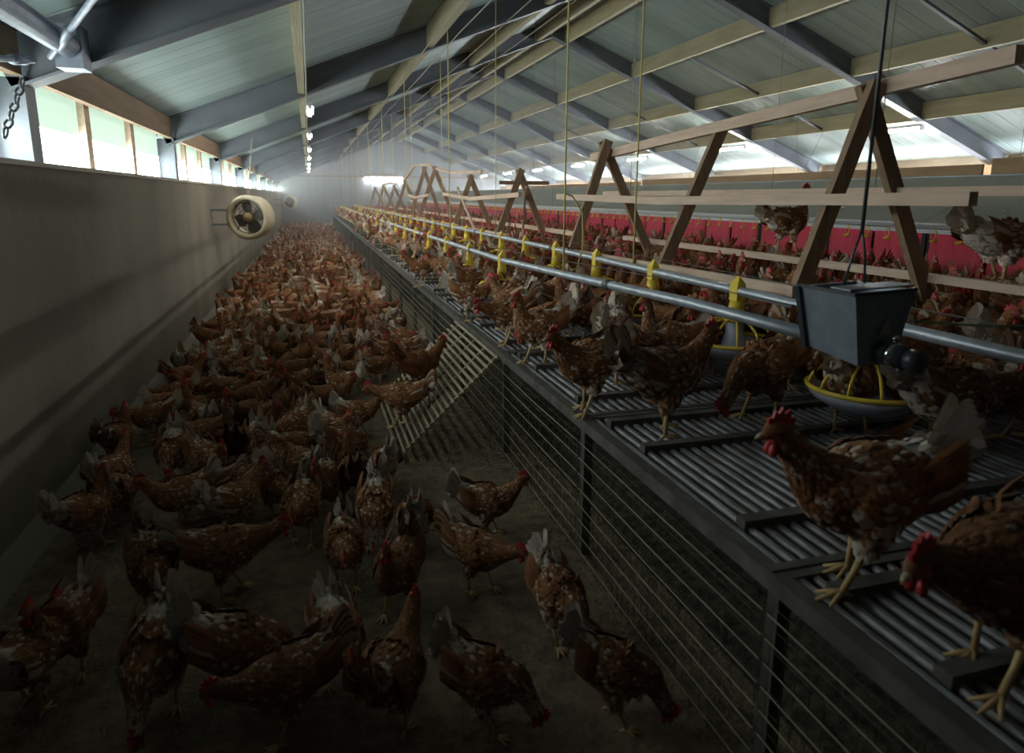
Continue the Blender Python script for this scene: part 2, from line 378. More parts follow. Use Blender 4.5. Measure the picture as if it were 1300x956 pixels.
# ------------------------------------------------------------------ circulation fans
def fan(loc, r, lab):
    t_ = empty('wall_fan', loc, lab, 'fan', 'round fans beside the left wall')
    rot = Matrix.Rotation(math.radians(-22), 4, 'Z')
    def B(mb, nm, m, par=t_):
        mb.v = [tuple(rot @ Vector(p)) for p in mb.v]; return mb.build(nm, m, par)
    ring = MB(); n = 32; vs = []; prof = [(r, -.10), (r * 1.04, -.07), (r, .16), (r * .86, .16), (r * .76, -.02), (r * .84, -.10)]
    for (rr, yy) in prof:
        for j in range(n):
            a = 2 * PI * j / n; vs.append((rr * math.cos(a), yy, rr * math.sin(a)))
    k = len(prof); ring.add(vs, [((i % k) * n + j, (i % k) * n + (j + 1) % n, ((i + 1) % k) * n + (j + 1) % n, ((i + 1) % k) * n + j) for i in range(k) for j in range(n)], 0, True)
    B(ring, 'fan_ring', M['fan'])
    g = MB()
    for q in (.25, .42, .58, .72):
        g.tube([(r * q * math.cos(a), -.06, r * q * math.sin(a)) for a in [2 * PI * j / 24 for j in range(24)]], .003, 4, closed=True)
    for j in range(8):
        a = 2 * PI * j / 8; g.tube([(.05 * math.cos(a), -.065, .05 * math.sin(a)), (r * .8 * math.cos(a), -.06, r * .8 * math.sin(a))], .005, 4)
    B(g, 'grille', M['fan_dark'])
    h = MB(); h.tube([(0, -.075, 0), (0, .10, 0)], r * .22, 16); B(h, 'hub', mat('fan_hub', (.30, .2, .1), .5))
    for j in range(4):
        a = 2 * PI * j / 4 + .3; ca, sa = math.cos(a), math.sin(a)
        bl = MB(); vs = []
        for (q, w_) in ((.18, .05), (.5, .09), (.74, .07)):
            for e in (-1, 1): vs.append((q * r * ca - e * w_ * sa, .03 + e * .03, q * r * sa + e * w_ * ca))
        vs2 = [(x, y_ + .006, z) for x, y_, z in vs]
        bl.add(vs + vs2, [(0, 1, 3, 2), (2, 3, 5, 4), (6, 8, 9, 7), (8, 10, 11, 9), (0, 2, 8, 6), (2, 4, 10, 8), (1, 7, 9, 3), (3, 9, 11, 5), (4, 5, 11, 10), (0, 6, 7, 1)])
        B(bl, 'blade', M['fan_dark'])
    bk = MB(); bk.bar((-r * .9, .05, .1), (-1.36 - loc[0], .05, .1), .03, .03); bk.bar((-r * .9, .05, -.1), (-1.36 - loc[0], .05, -.1), .03, .03)
    bk.build('wall_bracket', M['galv_dark'], t_)
    cn = MB(); top = zb(loc[0]) + .05 - loc[2]
    cn.tube([(0, .03, r * 1.02), (.10, .03, top)], .008, 5)
    cn.build('suspension_wire', M['cord'], t_)
fan((-0.82, 10.5, 1.29), .30, 'round cream fan hung beside the left concrete wall, the near one with the dark hub')
fan((-0.74, 29.0, 1.32), .27, 'small distant fan hung by a wire near the far end of the left wall')

# ------------------------------------------------------------------ lamps
def lamp(loc, half, lab, grp, along='y', r=.017, z0=0.0, tm='tube', shade=False):
    t_ = empty('tube_lamp', loc, lab, 'lamp', grp)
    hs = MB(); tb = MB(); cp = MB()
    if along == 'y':
        hs.box(-.03, .03, -half, half, .02, .06)
        tb.tube([(0, -half + .02, 0), (0, half - .02, 0)], r, 8)
        for e in (-1, 1): cp.box(-.025, .025, e * half - .02, e * half + .02, -.025, .03)
    else:
        hs.box(-half, half, -.03, .03, .03, .08); tb.tube([(-half + .02, 0, 0), (half - .02, 0, 0)], r, 8)
        for e in (-1, 1): cp.box(e * half - .02, e * half + .02, -.025, .025, -.025, .03)
    if shade:
        rf = MB()  # added wings, shaped to stop the tube's light reaching the ceiling
        for e in (-1, 1): rf.bar((e * .034, -half, .012), (e * .034, half, .012), .034, .004, (e * .6, 0, 1))
        rf.build('added_reflector', M['white'], t_)
    hs.build('housing', M['white'], t_); tb.build('tube', M[tm], t_); cp.build('end_cap', M['white'], t_)
    if z0:
        for e in (-.8, .8):
            MB().tube([(0 if along == 'y' else e * half, e * half if along == 'y' else 0, .05), (0 if along == 'y' else e * half, e * half if along == 'y' else 0, z0)], .003, 4).build('hanging_wire', M['cord'], t_)
for k in range(7):
    y = 9.6 + 4 * k
    lamp((.07, y, zb(.07) - .02), .45, 'small lit tube lamp under the left purlin above the aisle, %s from the front' % nth(k), 'tube lamps along the left purlin', tm='tube_left', shade=True)
for k in range(7):
    y = 8.65 + 4.2 * k
    lamp((8.42, y, zb(8.42) - .12), .55, 'long lit tube lamp under the right roof slope, %s from the front' % nth(k), 'tube lamps along the right roof', r=.024)
lamp((3.7, Y1 - .12, 2.47), .95, 'wide glowing tube lamp on the end wall at the far end', None, along='x', r=.055, tm='tube_end')
lb_ = MB(); pts = []
for k in range(60):
    y = 1.0 + k * .58; pts.append((.03, y, zb(.03) + .0 - .012 * abs(math.sin(k * .9))))
lb_.tube(pts, .008, 5); tag(lb_.build('lamp_cable', M['cord']), 'grey cable running along the left purlin between the small lamps', 'cable')

# ------------------------------------------------------------------ the raised slatted deck
ZP = 0.66; XE = 1.09; PL = 1.315; PYS = 0.03
def slat_proto():
    t_ = empty('slat_panel', (0, 0, 0), 'x', 'slatted panel'); W_ = 1.40
    fr = MB()
    fr.box(0.0, .035, 0, PL - .012, -.055, .0); fr.box(W_ - .035, W_ - .003, 0, PL - .012, -.055, .0)
    fr.box(.035, W_ - .035, 0, .03, -.05, .0); fr.box(.035, W_ - .035, PL - .042, PL - .012, -.05, .0)
    fr.build('frame', M['slat_frame'], t_)
    for e in (PL * .19, PL * .67, PL * .905):
        MB().box(.08, W_ - .04, e - .022, e + .022, -.03, .017).build('batten', M['slat_frame'], t_)
    sl = MB(); n = 29
    for i in range(n):
        x = .058 + i * (W_ - .12) / (n - 1)
        x0, x1 = x - .012, x + .012; vs = []
        for y in (.03, PL - .042):
            vs += [(x0 + .006, y, -.036), (x1 - .006, y, -.036), (x1, y, -.012), (x1 - .005, y, -.005), (x0 + .005, y, -.005), (x0, y, -.012)]
        sl.add(vs, [(0, 1, 7, 6), (1, 2, 8, 7), (2, 3, 9, 8), (3, 4, 10, 9), (4, 5, 11, 10), (5, 0, 6, 11), (5, 4, 3, 2, 1, 0), (6, 7, 8, 9, 10, 11)])
    sl.build('slats', M['slat'], t_)
    return t_
sp = slat_proto(); first = True
for r in range(27):
    for cidx in range(3):
        o = sp if first else copy_tree(sp); first = False
        o.location = (XE + cidx * 1.40, PYS + r * PL, ZP)
        o['label'] = 'dark slatted deck panel in the %s row from the aisle, %s from the front' % (('first', 'middle', 'rear')[cidx], nth(r))
        o['group'] = 'slatted deck panels'
# cage front: posts, rail and wire mesh
for r in range(28):
    y = PYS + r * PL
    p = MB(); p.box(XE + .015, XE + .055, y - .022, y + .022, 0, ZP - .056)
    tag(p.build('cage_post', M['post']), 'dark upright post under the deck edge, %s from the front' % nth(r), 'post', 'posts under the deck edge')
rl = MB(); rl.box(XE - .012, XE - .001, PYS, PYS + 27 * PL, ZP - .045, ZP + .002)
tag(rl.build('edge_board', M['slat_frame']), 'long grey edge board along the aisle side of the raised deck', 'board')
for r in range(27):
    y = PYS + r * PL; t_ = empty('wire_fence', (XE - .006, y, 0), 'wire mesh panel closing the deck side below the edge board, %s from the front' % nth(r), 'wire fence', 'wire mesh panels under the deck')
    hw = MB(); rnd = random.Random(r)
    for i in range(8):
        z = .04 + i * .072
        hw.tube([(0, .01, z), (-.004, PL * .5, z + rnd.uniform(-.008, .004)), (0, PL - .01, z)], .0026, 4, caps=False)
    hw.build('line_wires', M['wire'], t_)
    if r < 14:
        vw = MB()
        n = 26 if r < 5 else 14
        for i in range(n):
            yy = (i + .5) * PL / n; vw.tube([(.006, yy, .005), (.006, yy + rnd.uniform(-.006, .006), ZP - .08)], .0014, 3, caps=False)
        for i in range(10):
            z = .03 + i * .06; vw.tube([(.007, .01, z), (.007, PL - .01, z)], .0012, 3, caps=False)
        vw.build('fine_mesh', M['mesh'], t_)
# droppings heap under the deck
hp = MB(); nx, ny = 14, 90; rnd = random.Random(5); vs = []
for j in range(ny + 1):
    for i in range(nx + 1):
        x = XE + .25 + (3.9) * i / nx; y = -.5 + 36.4 * j / ny
        vs.append((x, y, 0.002 if i in (0, nx) else .06 + .10 * math.sin(PI * i / nx) + rnd.uniform(-.03, .03)))
hp.add(vs, [(j * (nx + 1) + i, j * (nx + 1) + i + 1, (j + 1) * (nx + 1) + i + 1, (j + 1) * (nx + 1) + i) for j in range(ny) for i in range(nx)])
tag(hp.build('manure', M['manure']), 'dark heap of droppings lying under the slatted deck', 'manure', kind='stuff')

# ramp from aisle floor up to deck
t_ = empty('slatted_ramp', (XE, 4.55, 0), 'pale slatted wooden ramp leading from the aisle floor up to the deck', 'ramp')
ya, yb = -.62, .68
A = Vector((-.02, 0, ZP - .02)); Bp = Vector((-.66, 0, 0.03)); d = Bp - A; L_ = d.length; dn = d.normalized(); up = Vector((-dn.z, 0, dn.x)); up = up if up.z > 0 else -up
for i in range(21):
    p = A + d * ((i + .4) / 21)
    MB().bar((p.x, ya, p.z), (p.x, yb, p.z), .017, .017, up).build('slat', M['ramp'], t_)
for j in range(5):
    yy = ya + .08 + j * (yb - ya - .16) / 4
    q = -up * .018
    MB().bar((A.x + q.x, yy, A.z + q.z), (Bp.x + q.x, yy, Bp.z + q.z), .02, .016, up).build('bearer', M['ramp'], t_)

# ------------------------------------------------------------------ feeder lines
def pan_parts(parent, loc, z_pipe):
    p = empty('feeder_pan', (0, 0, 0), None, None); p.parent = parent
    bowl = MB(); bowl.lathe([(0, -.075), (.10, -.075), (.135, -.055), (.195, -.03), (.222, 0), (.212, 0), (.185, -.022), (.12, -.045), (0.07, -.03), (0.045, .03)], 28)
    rim = MB(); rim.lathe([(.205, .0), (.227, -.004), (.230, .008), (.222, .014), (.206, .01), (.205, 0)], 28)
    return p, bowl, rim
def feeder_pan():
    root = MB()
    root.lathe([(0.001, -.085), (.12, -.085), (.155, -.065), (.205, -.035), (.224, 0), (.212, 0), (.185, -.022), (.12, -.045), (0.07, -.03), (0.048, .04), (.046, .10), (.03, .10)], 28)
    gr = MB(); gr.lathe([(.205, .0), (.227, -.004), (.230, .008), (.222, .014), (.206, .01), (.205, 0)], 28)
    for j in range(12):
        a = 2 * PI * j / 12; ca, sa = math.cos(a), math.sin(a)
        pts = [(q * ca, q * sa, z) for q, z in ((.218, .008), (.204, .045), (.172, .082), (.12, .108), (.065, .118))]
        gr.tube(pts, .0062, 5)
    gr.lathe([(.05, .105), (.072, .11), (.072, .128), (.05, .128), (.05, .105)], 16)
    return root, gr
def clamp_mesh(h):
    m_ = MB(); m_.box(-.024, .024, -.034, .034, -.05, .035)
    m_.add([(-.024, -.034, .035), (.024, -.034, .035), (.024, .034, .035), (-.024, .034, .035), (0, -.012, .075), (0, .012, .075)], [(0, 1, 4), (2, 3, 5), (1, 2, 5, 4), (3, 0, 4, 5)])
    m_.tube([(0, 0, -.05), (0, 0, -h)], [.034, .045], 12)
    return m_
bowl_mb, grill_mb = feeder_pan()
bowl_me = bowl_mb.mesh('feeder_pan', [M['pan_grey']]); grill_me = grill_mb.mesh('grill', [M['yellow']])
clamp_me = clamp_mesh(.145).mesh('drop_tube', [M['yellow']])
def lerp_pts(pts, y):
    for (a, b) in zip(pts, pts[1:]):
        if a[1] <= y <= b[1]:
            t = (y - a[1]) / (b[1] - a[1]); return tuple(a[i] + (b[i] - a[i]) * t for i in range(3))
    return pts[-1]
def feeder(pts, ys, lab, collars):
    t_ = empty('feeder_line', pts[0], lab, 'feeder', 'feeder lines above the deck'); o0 = Vector(pts[0])
    pm = MB(); pm.tube([Vector(p) - o0 for p in pts], .0235, 14); pm.build('pipe', M['galv'], t_)
    cm = MB()
    for y in collars:
        p = Vector(lerp_pts(pts, y)) - o0; cm.tube([p - Vector((0, .03, 0)), p + Vector((0, .03, 0))], .029, 12)
    cm.build('pipe_coupling', M['cable'], t_)
    wm = MB(); wm.tube([Vector(p) - o0 + Vector((0, 0, .085)) for p in pts], .0022, 4); wm.build('anti_roost_wire', M['cable'], t_)
    for y in ys:
        p = Vector(lerp_pts(pts, y)) - o0
        pan = link('feeder_pan', bowl_me, t_); pan.location = (p.x, p.y, p.z - .265)
        g = link('grill', grill_me, pan); cl = link('drop_tube', clamp_me, pan); cl.location = (0, 0, .265)
    return t_
P1 = [(1.62, 1.76, 1.145), (1.58, 2.65, 1.147), (1.50, 4.0, 1.125), (1.46, 5.3, 1.10), (1.45, 9.0, 1.095), (1.42, 20, 1.08), (1.40, 35.6, 1.07)]
P2 = [(2.06, 0.2, 1.12), (2.08, 1.5, 1.125), (2.1, 3.0, 1.13), (2.1, 6, 1.14), (2.1, 35.6, 1.12)]
feeder(P1, [5.3 + 1.15 * k for k in range(26)], 'galvanised feed pipe with yellow pans nearest the aisle, ending at the grey hopper', [3.4 + 3 * k for k in range(10)])
feeder(P2, [2.12 + .92 * k for k in range(36)], 'galvanised feed pipe with yellow pans, second from the aisle, passing behind the hopper', [5.9 + 3 * k for k in range(9)])
P3 = [(3.9, -.5, 1.02), (3.9, 35.6, 1.02)]

# hopper at the end of the front pipe
t_ = empty('feed_hopper', (1.6, 1.71, 1.13), 'grey metal feed hopper with faded triangle mark at the end of the front pipe', 'hopper')
hb = MB()
T = [(-.105, -.115, .195), (.112, -.115, .205), (.112, .12, .205), (-.108, .12, .195)]
Bo = [(-.055, -.10, -.02), (.075, -.10, -.02), (.075, .11, .0), (-.065, .11, .0)]
Ti = [(x * .93, y * .93, z) for x, y, z in T]; Bi = [(x * .8, y * .8, z + .02) for x, y, z in Bo]
hb.add(T + Bo + Ti + Bi, [(0, 4, 5, 1), (1, 5, 6, 2), (2, 6, 7, 3), (3, 7, 4, 0), (4, 7, 6, 5), (8, 9, 13, 12), (9, 10, 14, 13), (10, 11, 15, 14), (11, 8, 12, 15), (12, 13, 14, 15), (0, 1, 9, 8), (1, 2, 10, 9), (2, 3, 11, 10), (3, 0, 8, 11)])
hb.build('hopper_box', M['galv_dark'], t_)
ft = MB(); ft.bar((-.110, .12, .197), (-.068, .112, -.005), .02, .02, (1, 0, 0)); ft.bar((-.108, -.116, .198), (.115, -.116, .208), .006, .008); ft.bar((-.108, -.118, .197), (-.110, .122, .197), .006, .010)
ft.build('edge_trim', M['motor'], t_)
lid = MB(); lid.add([(-.12, -.11, .207), (.11, -.11, .216), (.11, -.03, .216), (-.12, -.03, .207), (-.12, -.11, .212), (.11, -.11, .221), (.11, -.03, .221), (-.12, -.03, .212)], [(0, 3, 2, 1), (4, 5, 6, 7), (0, 1, 5, 4), (2, 3, 7, 6), (1, 2, 6, 5), (3, 0, 4, 7)])
lid.build('half_lid', M['galv_dark'], t_)
tr = MB(); tr.add([(-.004, -.1145, .075), (.040, -.1145, .075), (.018, -.1175, .13), (-.004, -.1125, .075), (.040, -.1125, .075), (.018, -.1155, .13)], [(0, 1, 2), (5, 4, 3), (0, 3, 4, 1), (1, 4, 5, 2), (2, 5, 3, 0)])
so = tr.build('triangle_mark', M['sticker'], t_)
mo = MB(); mo.tube([(.02, -.10, .02), (.03, -.19, .018)], .035, 20); mo.tube([(.03, -.19, .018), (.034, -.235, .017)], .030, 20); mo.build('motor', M['motor'], t_)
bd = MB(); bd.tube([(.0253, -.135, .02), (.028, -.158, .019)], .037, 20); bd.tube([(.026, -.146, .058), (.026, -.146, .078)], .010, 8); bd.build('clamp_band', M['chrome'], t_)
hk = MB(); hk.tube([(-.05, .0, .20), (-.02, .005, .30), (0.0, .0, .38)], .004, 5); hk.tube([(.06, .03, .21), (.03, .01, .30), (0, 0, .38)], .004, 5); hk.build('hanging_wire', M['cable'], t_)

# ------------------------------------------------------------------ cords from the roof
def rope(x, y, z0, m, r, lab, grp, sway=0.0, z1=None):
    t = MB(); z1 = z1 or zb(x) + CEIL - .01
    pts = [(x, y, z0), (x + sway * .3, y, z0 + (z1 - z0) * .35), (x + sway, y, z1)]
    t.tube(pts, r, 5); o = t.build('rope', m); return tag(o, lab, 'cord', grp)
rope(1.50, 4.0, 1.14, M['rope'], .006, 'thick yellow cord from the roof to the front feed pipe, nearest one', 'yellow cords')
rope(2.10, 4.25, 1.15, M['rope'], .006, 'thick yellow cord from the roof to the second feed pipe, nearest one', 'yellow cords')
rope(1.60, 1.71, 1.50, M['cable'], .006, 'thick dark cable holding up the grey feed hopper', None)
lp = MB(); lp.tube([(1.5, 4.0, 1.62), (1.56, 4.02, 1.60), (1.63, 4.03, 1.50), (1.64, 4.03, 1.30), (1.60, 4.02, 1.16), (1.55, 4.0, 1.15)], .005, 5)
tag(lp.build('cord_loop', M['rope']), 'loose yellow loop of cord beside the nearest cord on the front feed pipe', 'cord')
for k in range(8):
    y = 7.4 + 3.4 * k
    rope(1.455, y, 1.115, M['rope'], .0055, 'yellow cord holding the front feed pipe, %s of its row from the front' % nth(k + 1), 'yellow cords')
    rope(2.10, y + .5, 1.15, M['rope'], .0055, 'yellow cord holding the second feed pipe, %s of its row from the front' % nth(k + 1), 'yellow cords')
for k in range(8):
    rope(3.05, 3.2 + 3.1 * k, 1.64, M['cord'], .0028, 'thin grey cord from the roof to the rear perch boards, %s from the front' % nth(k), 'thin grey cords')
    rope(4.90, 3.0 + 3.6 * k, 1.39, M['cord'], .0028, 'thin grey cord from the roof to the drinker pipe, %s from the front' % nth(k), 'thin grey cords')
for k, (x, dz) in enumerate(((1.30, -.03), (1.52, -.10), (2.2, -.06), (3.1, -.06))):
    t = MB(); t.tube([(x + .02 * math.sin(j), -3 + j * 2.5, zb(x) + dz + .015 * math.sin(j * 2.1)) for j in range(16)], .006, 5)
    tag(t.build('winch_cable', M['cord']), 'long winch cable running under the roof, %s from the left' % ('first', 'second', 'third', 'fourth')[k], 'cable', 'winch cables under the roof')
for k in range(4):
    y = 6.2 + 4 * k; t = MB()
    t.tube([(7.9, y, zb(7.9) + CEIL), (8.3, y + .3, 2.12), (8.7, y + .8, 1.85)], .004, 4); t.tube([(8.6, y, zb(8.6) + CEIL), (8.7, y + .8, 1.85)], .004, 4)
    tag(t.build('slack_cord', M['cable']), 'slack dark cords hanging before the bright right eave, %s from the front' % nth(k), 'cord', 'slack cords by the right eave')

# ------------------------------------------------------------------ perch frames
def a_frame(y, xt, zt, xf, xr, k, rear=True, mt='leg_wood', extra=None):
    t_ = empty('perch_trestle', (xt, y, ZP + .0), '', 'trestle', 'A-shaped wooden trestles on the deck')
    def leg(x0, x1, yo):
        MB().bar((x0 - xt, yo, .002), (x1 - xt, yo, zt - ZP), .045, .085, (1, 0, 0)).build('leg', M[mt], t_)
    leg(xf, xt + .02, -.024)
    if rear: leg(xr, xt - .02, .024)
    if extra: MB().bar((extra[0] - xt, -.07, extra[1] - ZP), (extra[2] - xt, -.07, extra[3] - ZP), .03, .05, (0, 0, 1)).build('crossbar', M['leg_wood'], t_)
    t_['label'] = ('single dark perch leg standing between the first two A-frames' if not rear else 'A-shaped wooden perch trestle on the deck, %s from the front' % nth(k))
    return t_
FRM = [(3.0, 2.76, 2.17, 2.26, 3.52), (6.2, 2.72, 2.12, 2.26, 3.45), (9.1, 2.76, 1.96, 2.28, 3.3), (12.1, 2.76, 1.97, 2.3, 3.3), (15.6, 2.74, 2.25, 2.2, 3.35), (17.2, 2.76, 2.30, 2.25, 3.3), (20.3, 2.7, 2.02, 2.2, 3.3), (23.5, 2.75, 1.95, 2.3, 3.3), (26.5, 2.7, 1.98, 2.3, 3.3), (30, 2.7, 1.95, 2.3, 3.3)]
for k, (y, xt, zt, xf, xr) in enumerate(FRM):
    a_frame(y, xt, zt, xf, xr, k, extra=(2.45, 1.78, 3.15, 1.78) if k == 2 else None)
a_frame(4.5, 2.86, 2.12, 2.26, 3.4, 0, rear=False)
def perch(a, b, w_, h_, lab, m='board', mid=None):
    t = MB()
    if mid: t.bar(a, mid, w_, h_); t.bar(mid, b, w_, h_)
    else: t.bar(a, b, w_, h_)
    tag(t.build('perch_board', M[m]), lab, 'board', 'wooden perch boards')
perch((2.85, 2.30, 2.185), (2.80, 6.7, 1.99), .05, .075, 'high sloping wooden board joining the tops of the first trestles')
perch((2.50, 2.12, 1.60), (2.46, 6.75, 1.60), .045, .055, 'long pale board nailed at mid height across the front of the first trestles', mid=(2.46, 4.6, 1.575))
perch((3.02, 1.2, 1.635), (3.04, 6.9, 1.635), .045, .045, 'long pale board at mid height across the rear of the first trestles')
perch((2.37, 2.93, 1.13), (2.34, 6.9, 1.08), .045, .055, 'low pale perch board along the front of the first trestles')
perch((3.33, 1.0, 1.165), (3.30, 6.9, 1.165), .06, .045, 'low perch board along the rear of the first trestles, hens standing on it')
for k in range(2, len(FRM) - 1):
    y0, y1 = FRM[k][0], FRM[k + 1][0]
    if k % 2 == 0 and k < 6:
        perch((2.40, y0 - 1.2, 1.62), (2.42, y1 + .8, 1.64), .045, .055, 'pale mid-height board across the %s and %s trestles' % (nth(k), nth(k + 1)), mid=(2.42, (y0 + y1) / 2, 1.56))
    if k % 2 == 1:
        perch((2.76, y0 - .8, FRM[k][2] + .02), (2.76, y1 + .8, FRM[k + 1][2] + .02), .045, .05, 'bowed pale board over the tops of the %s and %s trestles' % (nth(k), nth(k + 1)), mid=(2.76, (y0 + y1) / 2, FRM[k][2] + .09))
    perch((2.33, y0 - .9, 1.12), (2.33, y1 - 1.1, 1.10), .045, .055, 'low pale board along the front foot of the %s trestle' % nth(k))
    perch((3.15, y0 - 1.1, 1.15), (3.15, y1 - 1.3, 1.15), .045, .055, 'low pale board along the rear foot of the %s trestle' % nth(k))
perch((2.62, 11.2, 1.05), (2.50, 12.0, 1.75), .03, .04, 'thin pale stick leaning against the fourth trestle')
perch((3.05, 9.9, 1.05), (2.78, 8.9, 1.72), .03, .04, 'thin grey stick leaning behind the third trestle')

# ------------------------------------------------------------------ nest boxes
XN = 5.30; NL = 2.4
def nest_proto():
    t_ = empty('nest_box', (0, 0, 0), 'x', 'nest box')
    bd = MB(); bd.box(.10, 1.05, .01, NL - .01, 0, .62); bd.box(.0, .10, .01, .05, 0, .68); bd.box(.0, .10, NL - .05, NL - .01, 0, .68); bd.box(0, .1, NL / 2 - .02, NL / 2 + .02, 0, .68)
    bd.build('nest_body', M['nest_dark'], t_)
    ld = MB(); ld.add([(-.08, .005, .70), (.92, .005, 1.12), (.92, NL - .005, 1.12), (-.08, NL - .005, .70), (-.08, .005, .735), (.92, .005, 1.155), (.92, NL - .005, 1.155), (-.08, NL - .005, .735)],
                      [(0, 3, 2, 1), (4, 5, 6, 7), (0, 1, 5, 4), (2, 3, 7, 6), (1, 2, 6, 5), (3, 0, 4, 7)])
    for yy in (.6, 1.2, 1.8):
        ld.bar((.15, yy, .845), (.15, yy + .05, .845), .01, .012)
    ld.build('lid', M['lid'], t_)
    MB().box(-.10, -.082, .005, NL - .005, .66, .73).build('front_gutter', M['white'], t_)
    MB().box(-.17, -.104, .005, NL - .005, .645, .66).build('front_ledge', M['white'], t_)
    MB().box(.92, .97, .0, NL, 1.10, 1.165).build('top_rail', M['rail'], t_)
    for j in range(4):
        y0 = .04 + j * (NL / 4); vs = []; n = 12; L2 = NL / 4 - .05
        cu = MB()
        for i in range(n + 1):
            yy = y0 + L2 * i / n; dx = .012 * math.sin(i * 1.9 + j)
            for z, q in ((.66, .3), (.30, .8), (.04, 1.3)): vs.append((.0 + dx * q, yy, z))
        for i in range(n + 1):
            yy = y0 + L2 * i / n; dx = .012 * math.sin(i * 1.9 + j)
            for z, q in ((.66, .3), (.30, .8), (.04, 1.3)): vs.append((.006 + dx * q, yy, z))
        o = 3 * (n + 1); fs = []
        for i in range(n):
            for q in range(2):
                a = i * 3 + q; fs.append((a, a + 1, a + 4, a + 3)); fs.append((o + a, o + a + 3, o + a + 4, o + a + 1))
            fs.append((i * 3, i * 3 + 3, o + i * 3 + 3, o + i * 3)); fs.append((i * 3 + 2, o + i * 3 + 2, o + i * 3 + 5, i * 3 + 5))
        fs.append((0, o, o + 1, 1)); fs.append((1, o + 1, o + 2, 2)); fs.append((3 * n, 3 * n + 1, o + 3 * n + 1, o + 3 * n)); fs.append((3 * n + 1, 3 * n + 2, o + 3 * n + 2, o + 3 * n + 1))
        cu.add(vs, fs, 0, True); cu.build('curtain', M['red'], t_)
    return t_
npz = nest_proto()
for k in range(15):
    o = npz if k == 0 else copy_tree(npz); o.location = (XN, .1 + NL * k, ZP)
    o['label'] = 'long nest box with red curtains and sloping grey lid, %s from the right edge' % nth(k); o['group'] = 'nest boxes along the right'
sb = MB()
for k in range(15): sb.box(XN + .15, XN + 1.0, .12 + NL * k, .12 + NL * k + .06, 0, ZP); 
tag(sb.build('nest_stand', M['post']), 'dark supports standing under the row of nest boxes', 'stand')
for k, (y0, y1, z0, z1) in enumerate(((-.5, 5.2, 1.80, 1.98), (5.3, 12.5, 1.78, 1.93), (12.6, 20, 1.80, 1.90))):
    tag(MB().box(XN + 1.0, XN + 1.03, y0, y1, z0 - .02, z1).build('wooden_plank', M['plank']), 'brown plank standing on edge behind the nest lids, %s from the right edge' % nth(k), 'plank', 'planks behind the nests')
# drinker line
t_ = empty('drinker_line', (4.92, 0, 1.37), 'white drinker pipe with hanging yellow cups before the red nest curtains', 'drinker')
MB().tube([(0, .1, 0), (0, 36, 0)], .017, 10).build('pipe', M['white'], t_)
cu = MB()
cu.tube([(0, 0, -.015), (0, -.02, -.04), (0, -.02, -.085), (0, 0, -.11)], .006, 5); cu.lathe([(.001, -.128), (.022, -.126), (.032, -.112), (.030, -.108), (.02, -.118), (.001, -.12)], 12)
cu.tube([(0, .0, -.015), (0, .035, -.06), (0, .01, -.112)], .004, 4)
cme = cu.mesh('drinker_cup', [M['yellow']])
for k in range(100):
    o = link('drinker_cup', cme, t_); o.location = (0, 1.6 + .24 * k, 0)
st = MB()
for k in range(42):
    y = 1.6 + .24 * (100 + k); st.tube([(0, y, -.015), (0, y, -.11)], .008, 4); st.lathe([(.001, -.128), (.03, -.112), (.001, -.112)], 6, (0, y, 0))
tag(st.build('drinker_cups', M['yellow'], t_), kind='stuff')
gp = MB(); gp.tube([(1.75, 1.62, 1.235), (2.0, 1.58, 1.215), (2.35, 1.55, 1.21), (2.9, 1.5, 1.23)], .004, 5)
tag(gp.build('green_twine', mat('green_twine', (.30, .42, .18), .7)), 'thin pale green twine stretched right of the grey feed hopper', 'twine')

# ------------------------------------------------------------------ hens
BODY = [(-.158, .272, .016, .020), (-.130, .264, .046, .050), (-.085, .243, .073, .072), (-.03, .224, .090, .086), (.03, .216, .092, .086), (.078, .228, .078, .070)]
NECK = {
 'alert': [(.108, .262, .055, .050), (.126, .305, .037, .033), (.134, .345, .028, .026), (.144, .374, .027, .023), (.166, .386, .021, .018), (.184, .380, .009, .009)],
 'walk': [(.114, .252, .056, .050), (.150, .287, .038, .034), (.176, .320, .029, .026), (.196, .344, .027, .023), (.219, .351, .021, .018), (.237, .343, .009, .009)],
 'low': [(.120, .238, .056, .050), (.165, .248, .038, .034), (.203, .264, .029, .026), (.230, .274, .026, .023), (.253, .270, .020, .018), (.269, .260, .009, .009)],
 'peck': [(.118, .208, .056, .050), (.152, .168, .038, .034), (.178, .124, .029, .026), (.194, .090, .027, .023), (.203, .064, .021, .018), (.209, .044, .009, .009)],
 'high': [(.102, .272, .050, .046), (.113, .325, .032, .029), (.118, .375, .026, .024), (.128, .408, .027, .023), (.150, .420, .021, .018), (.168, .414, .009, .009)]}
TAILS = {'alert': 58, 'walk': 50, 'low': 46, 'peck': 70, 'high': 40}
class HB(MB):
    """mesh with plumage UVs per vertex"""
    def __init__(s): super().__init__(); s.uf = []; s.ug = []
    def addp(s, vs, fs, mi, smooth, F, G):
        s.add(vs, fs, mi, smooth); s.uf += F; s.ug += G
    def pad(s):
        n = len(s.v) - len(s.uf); s.uf += [(.5, 0)] * n; s.ug += [(.5, .2)] * n
    def mesh(s, name, mats):
        s.pad(); me = super().mesh(name, mats)
        vi = [0] * len(me.loops); me.loops.foreach_get('vertex_index', vi)
        for nm, src in (('F', s.uf), ('G', s.ug)):
            u = me.uv_layers.new(name=nm); flat = []
            for i in vi: flat += src[i]
            u.data.foreach_set('uv', flat)
        return me
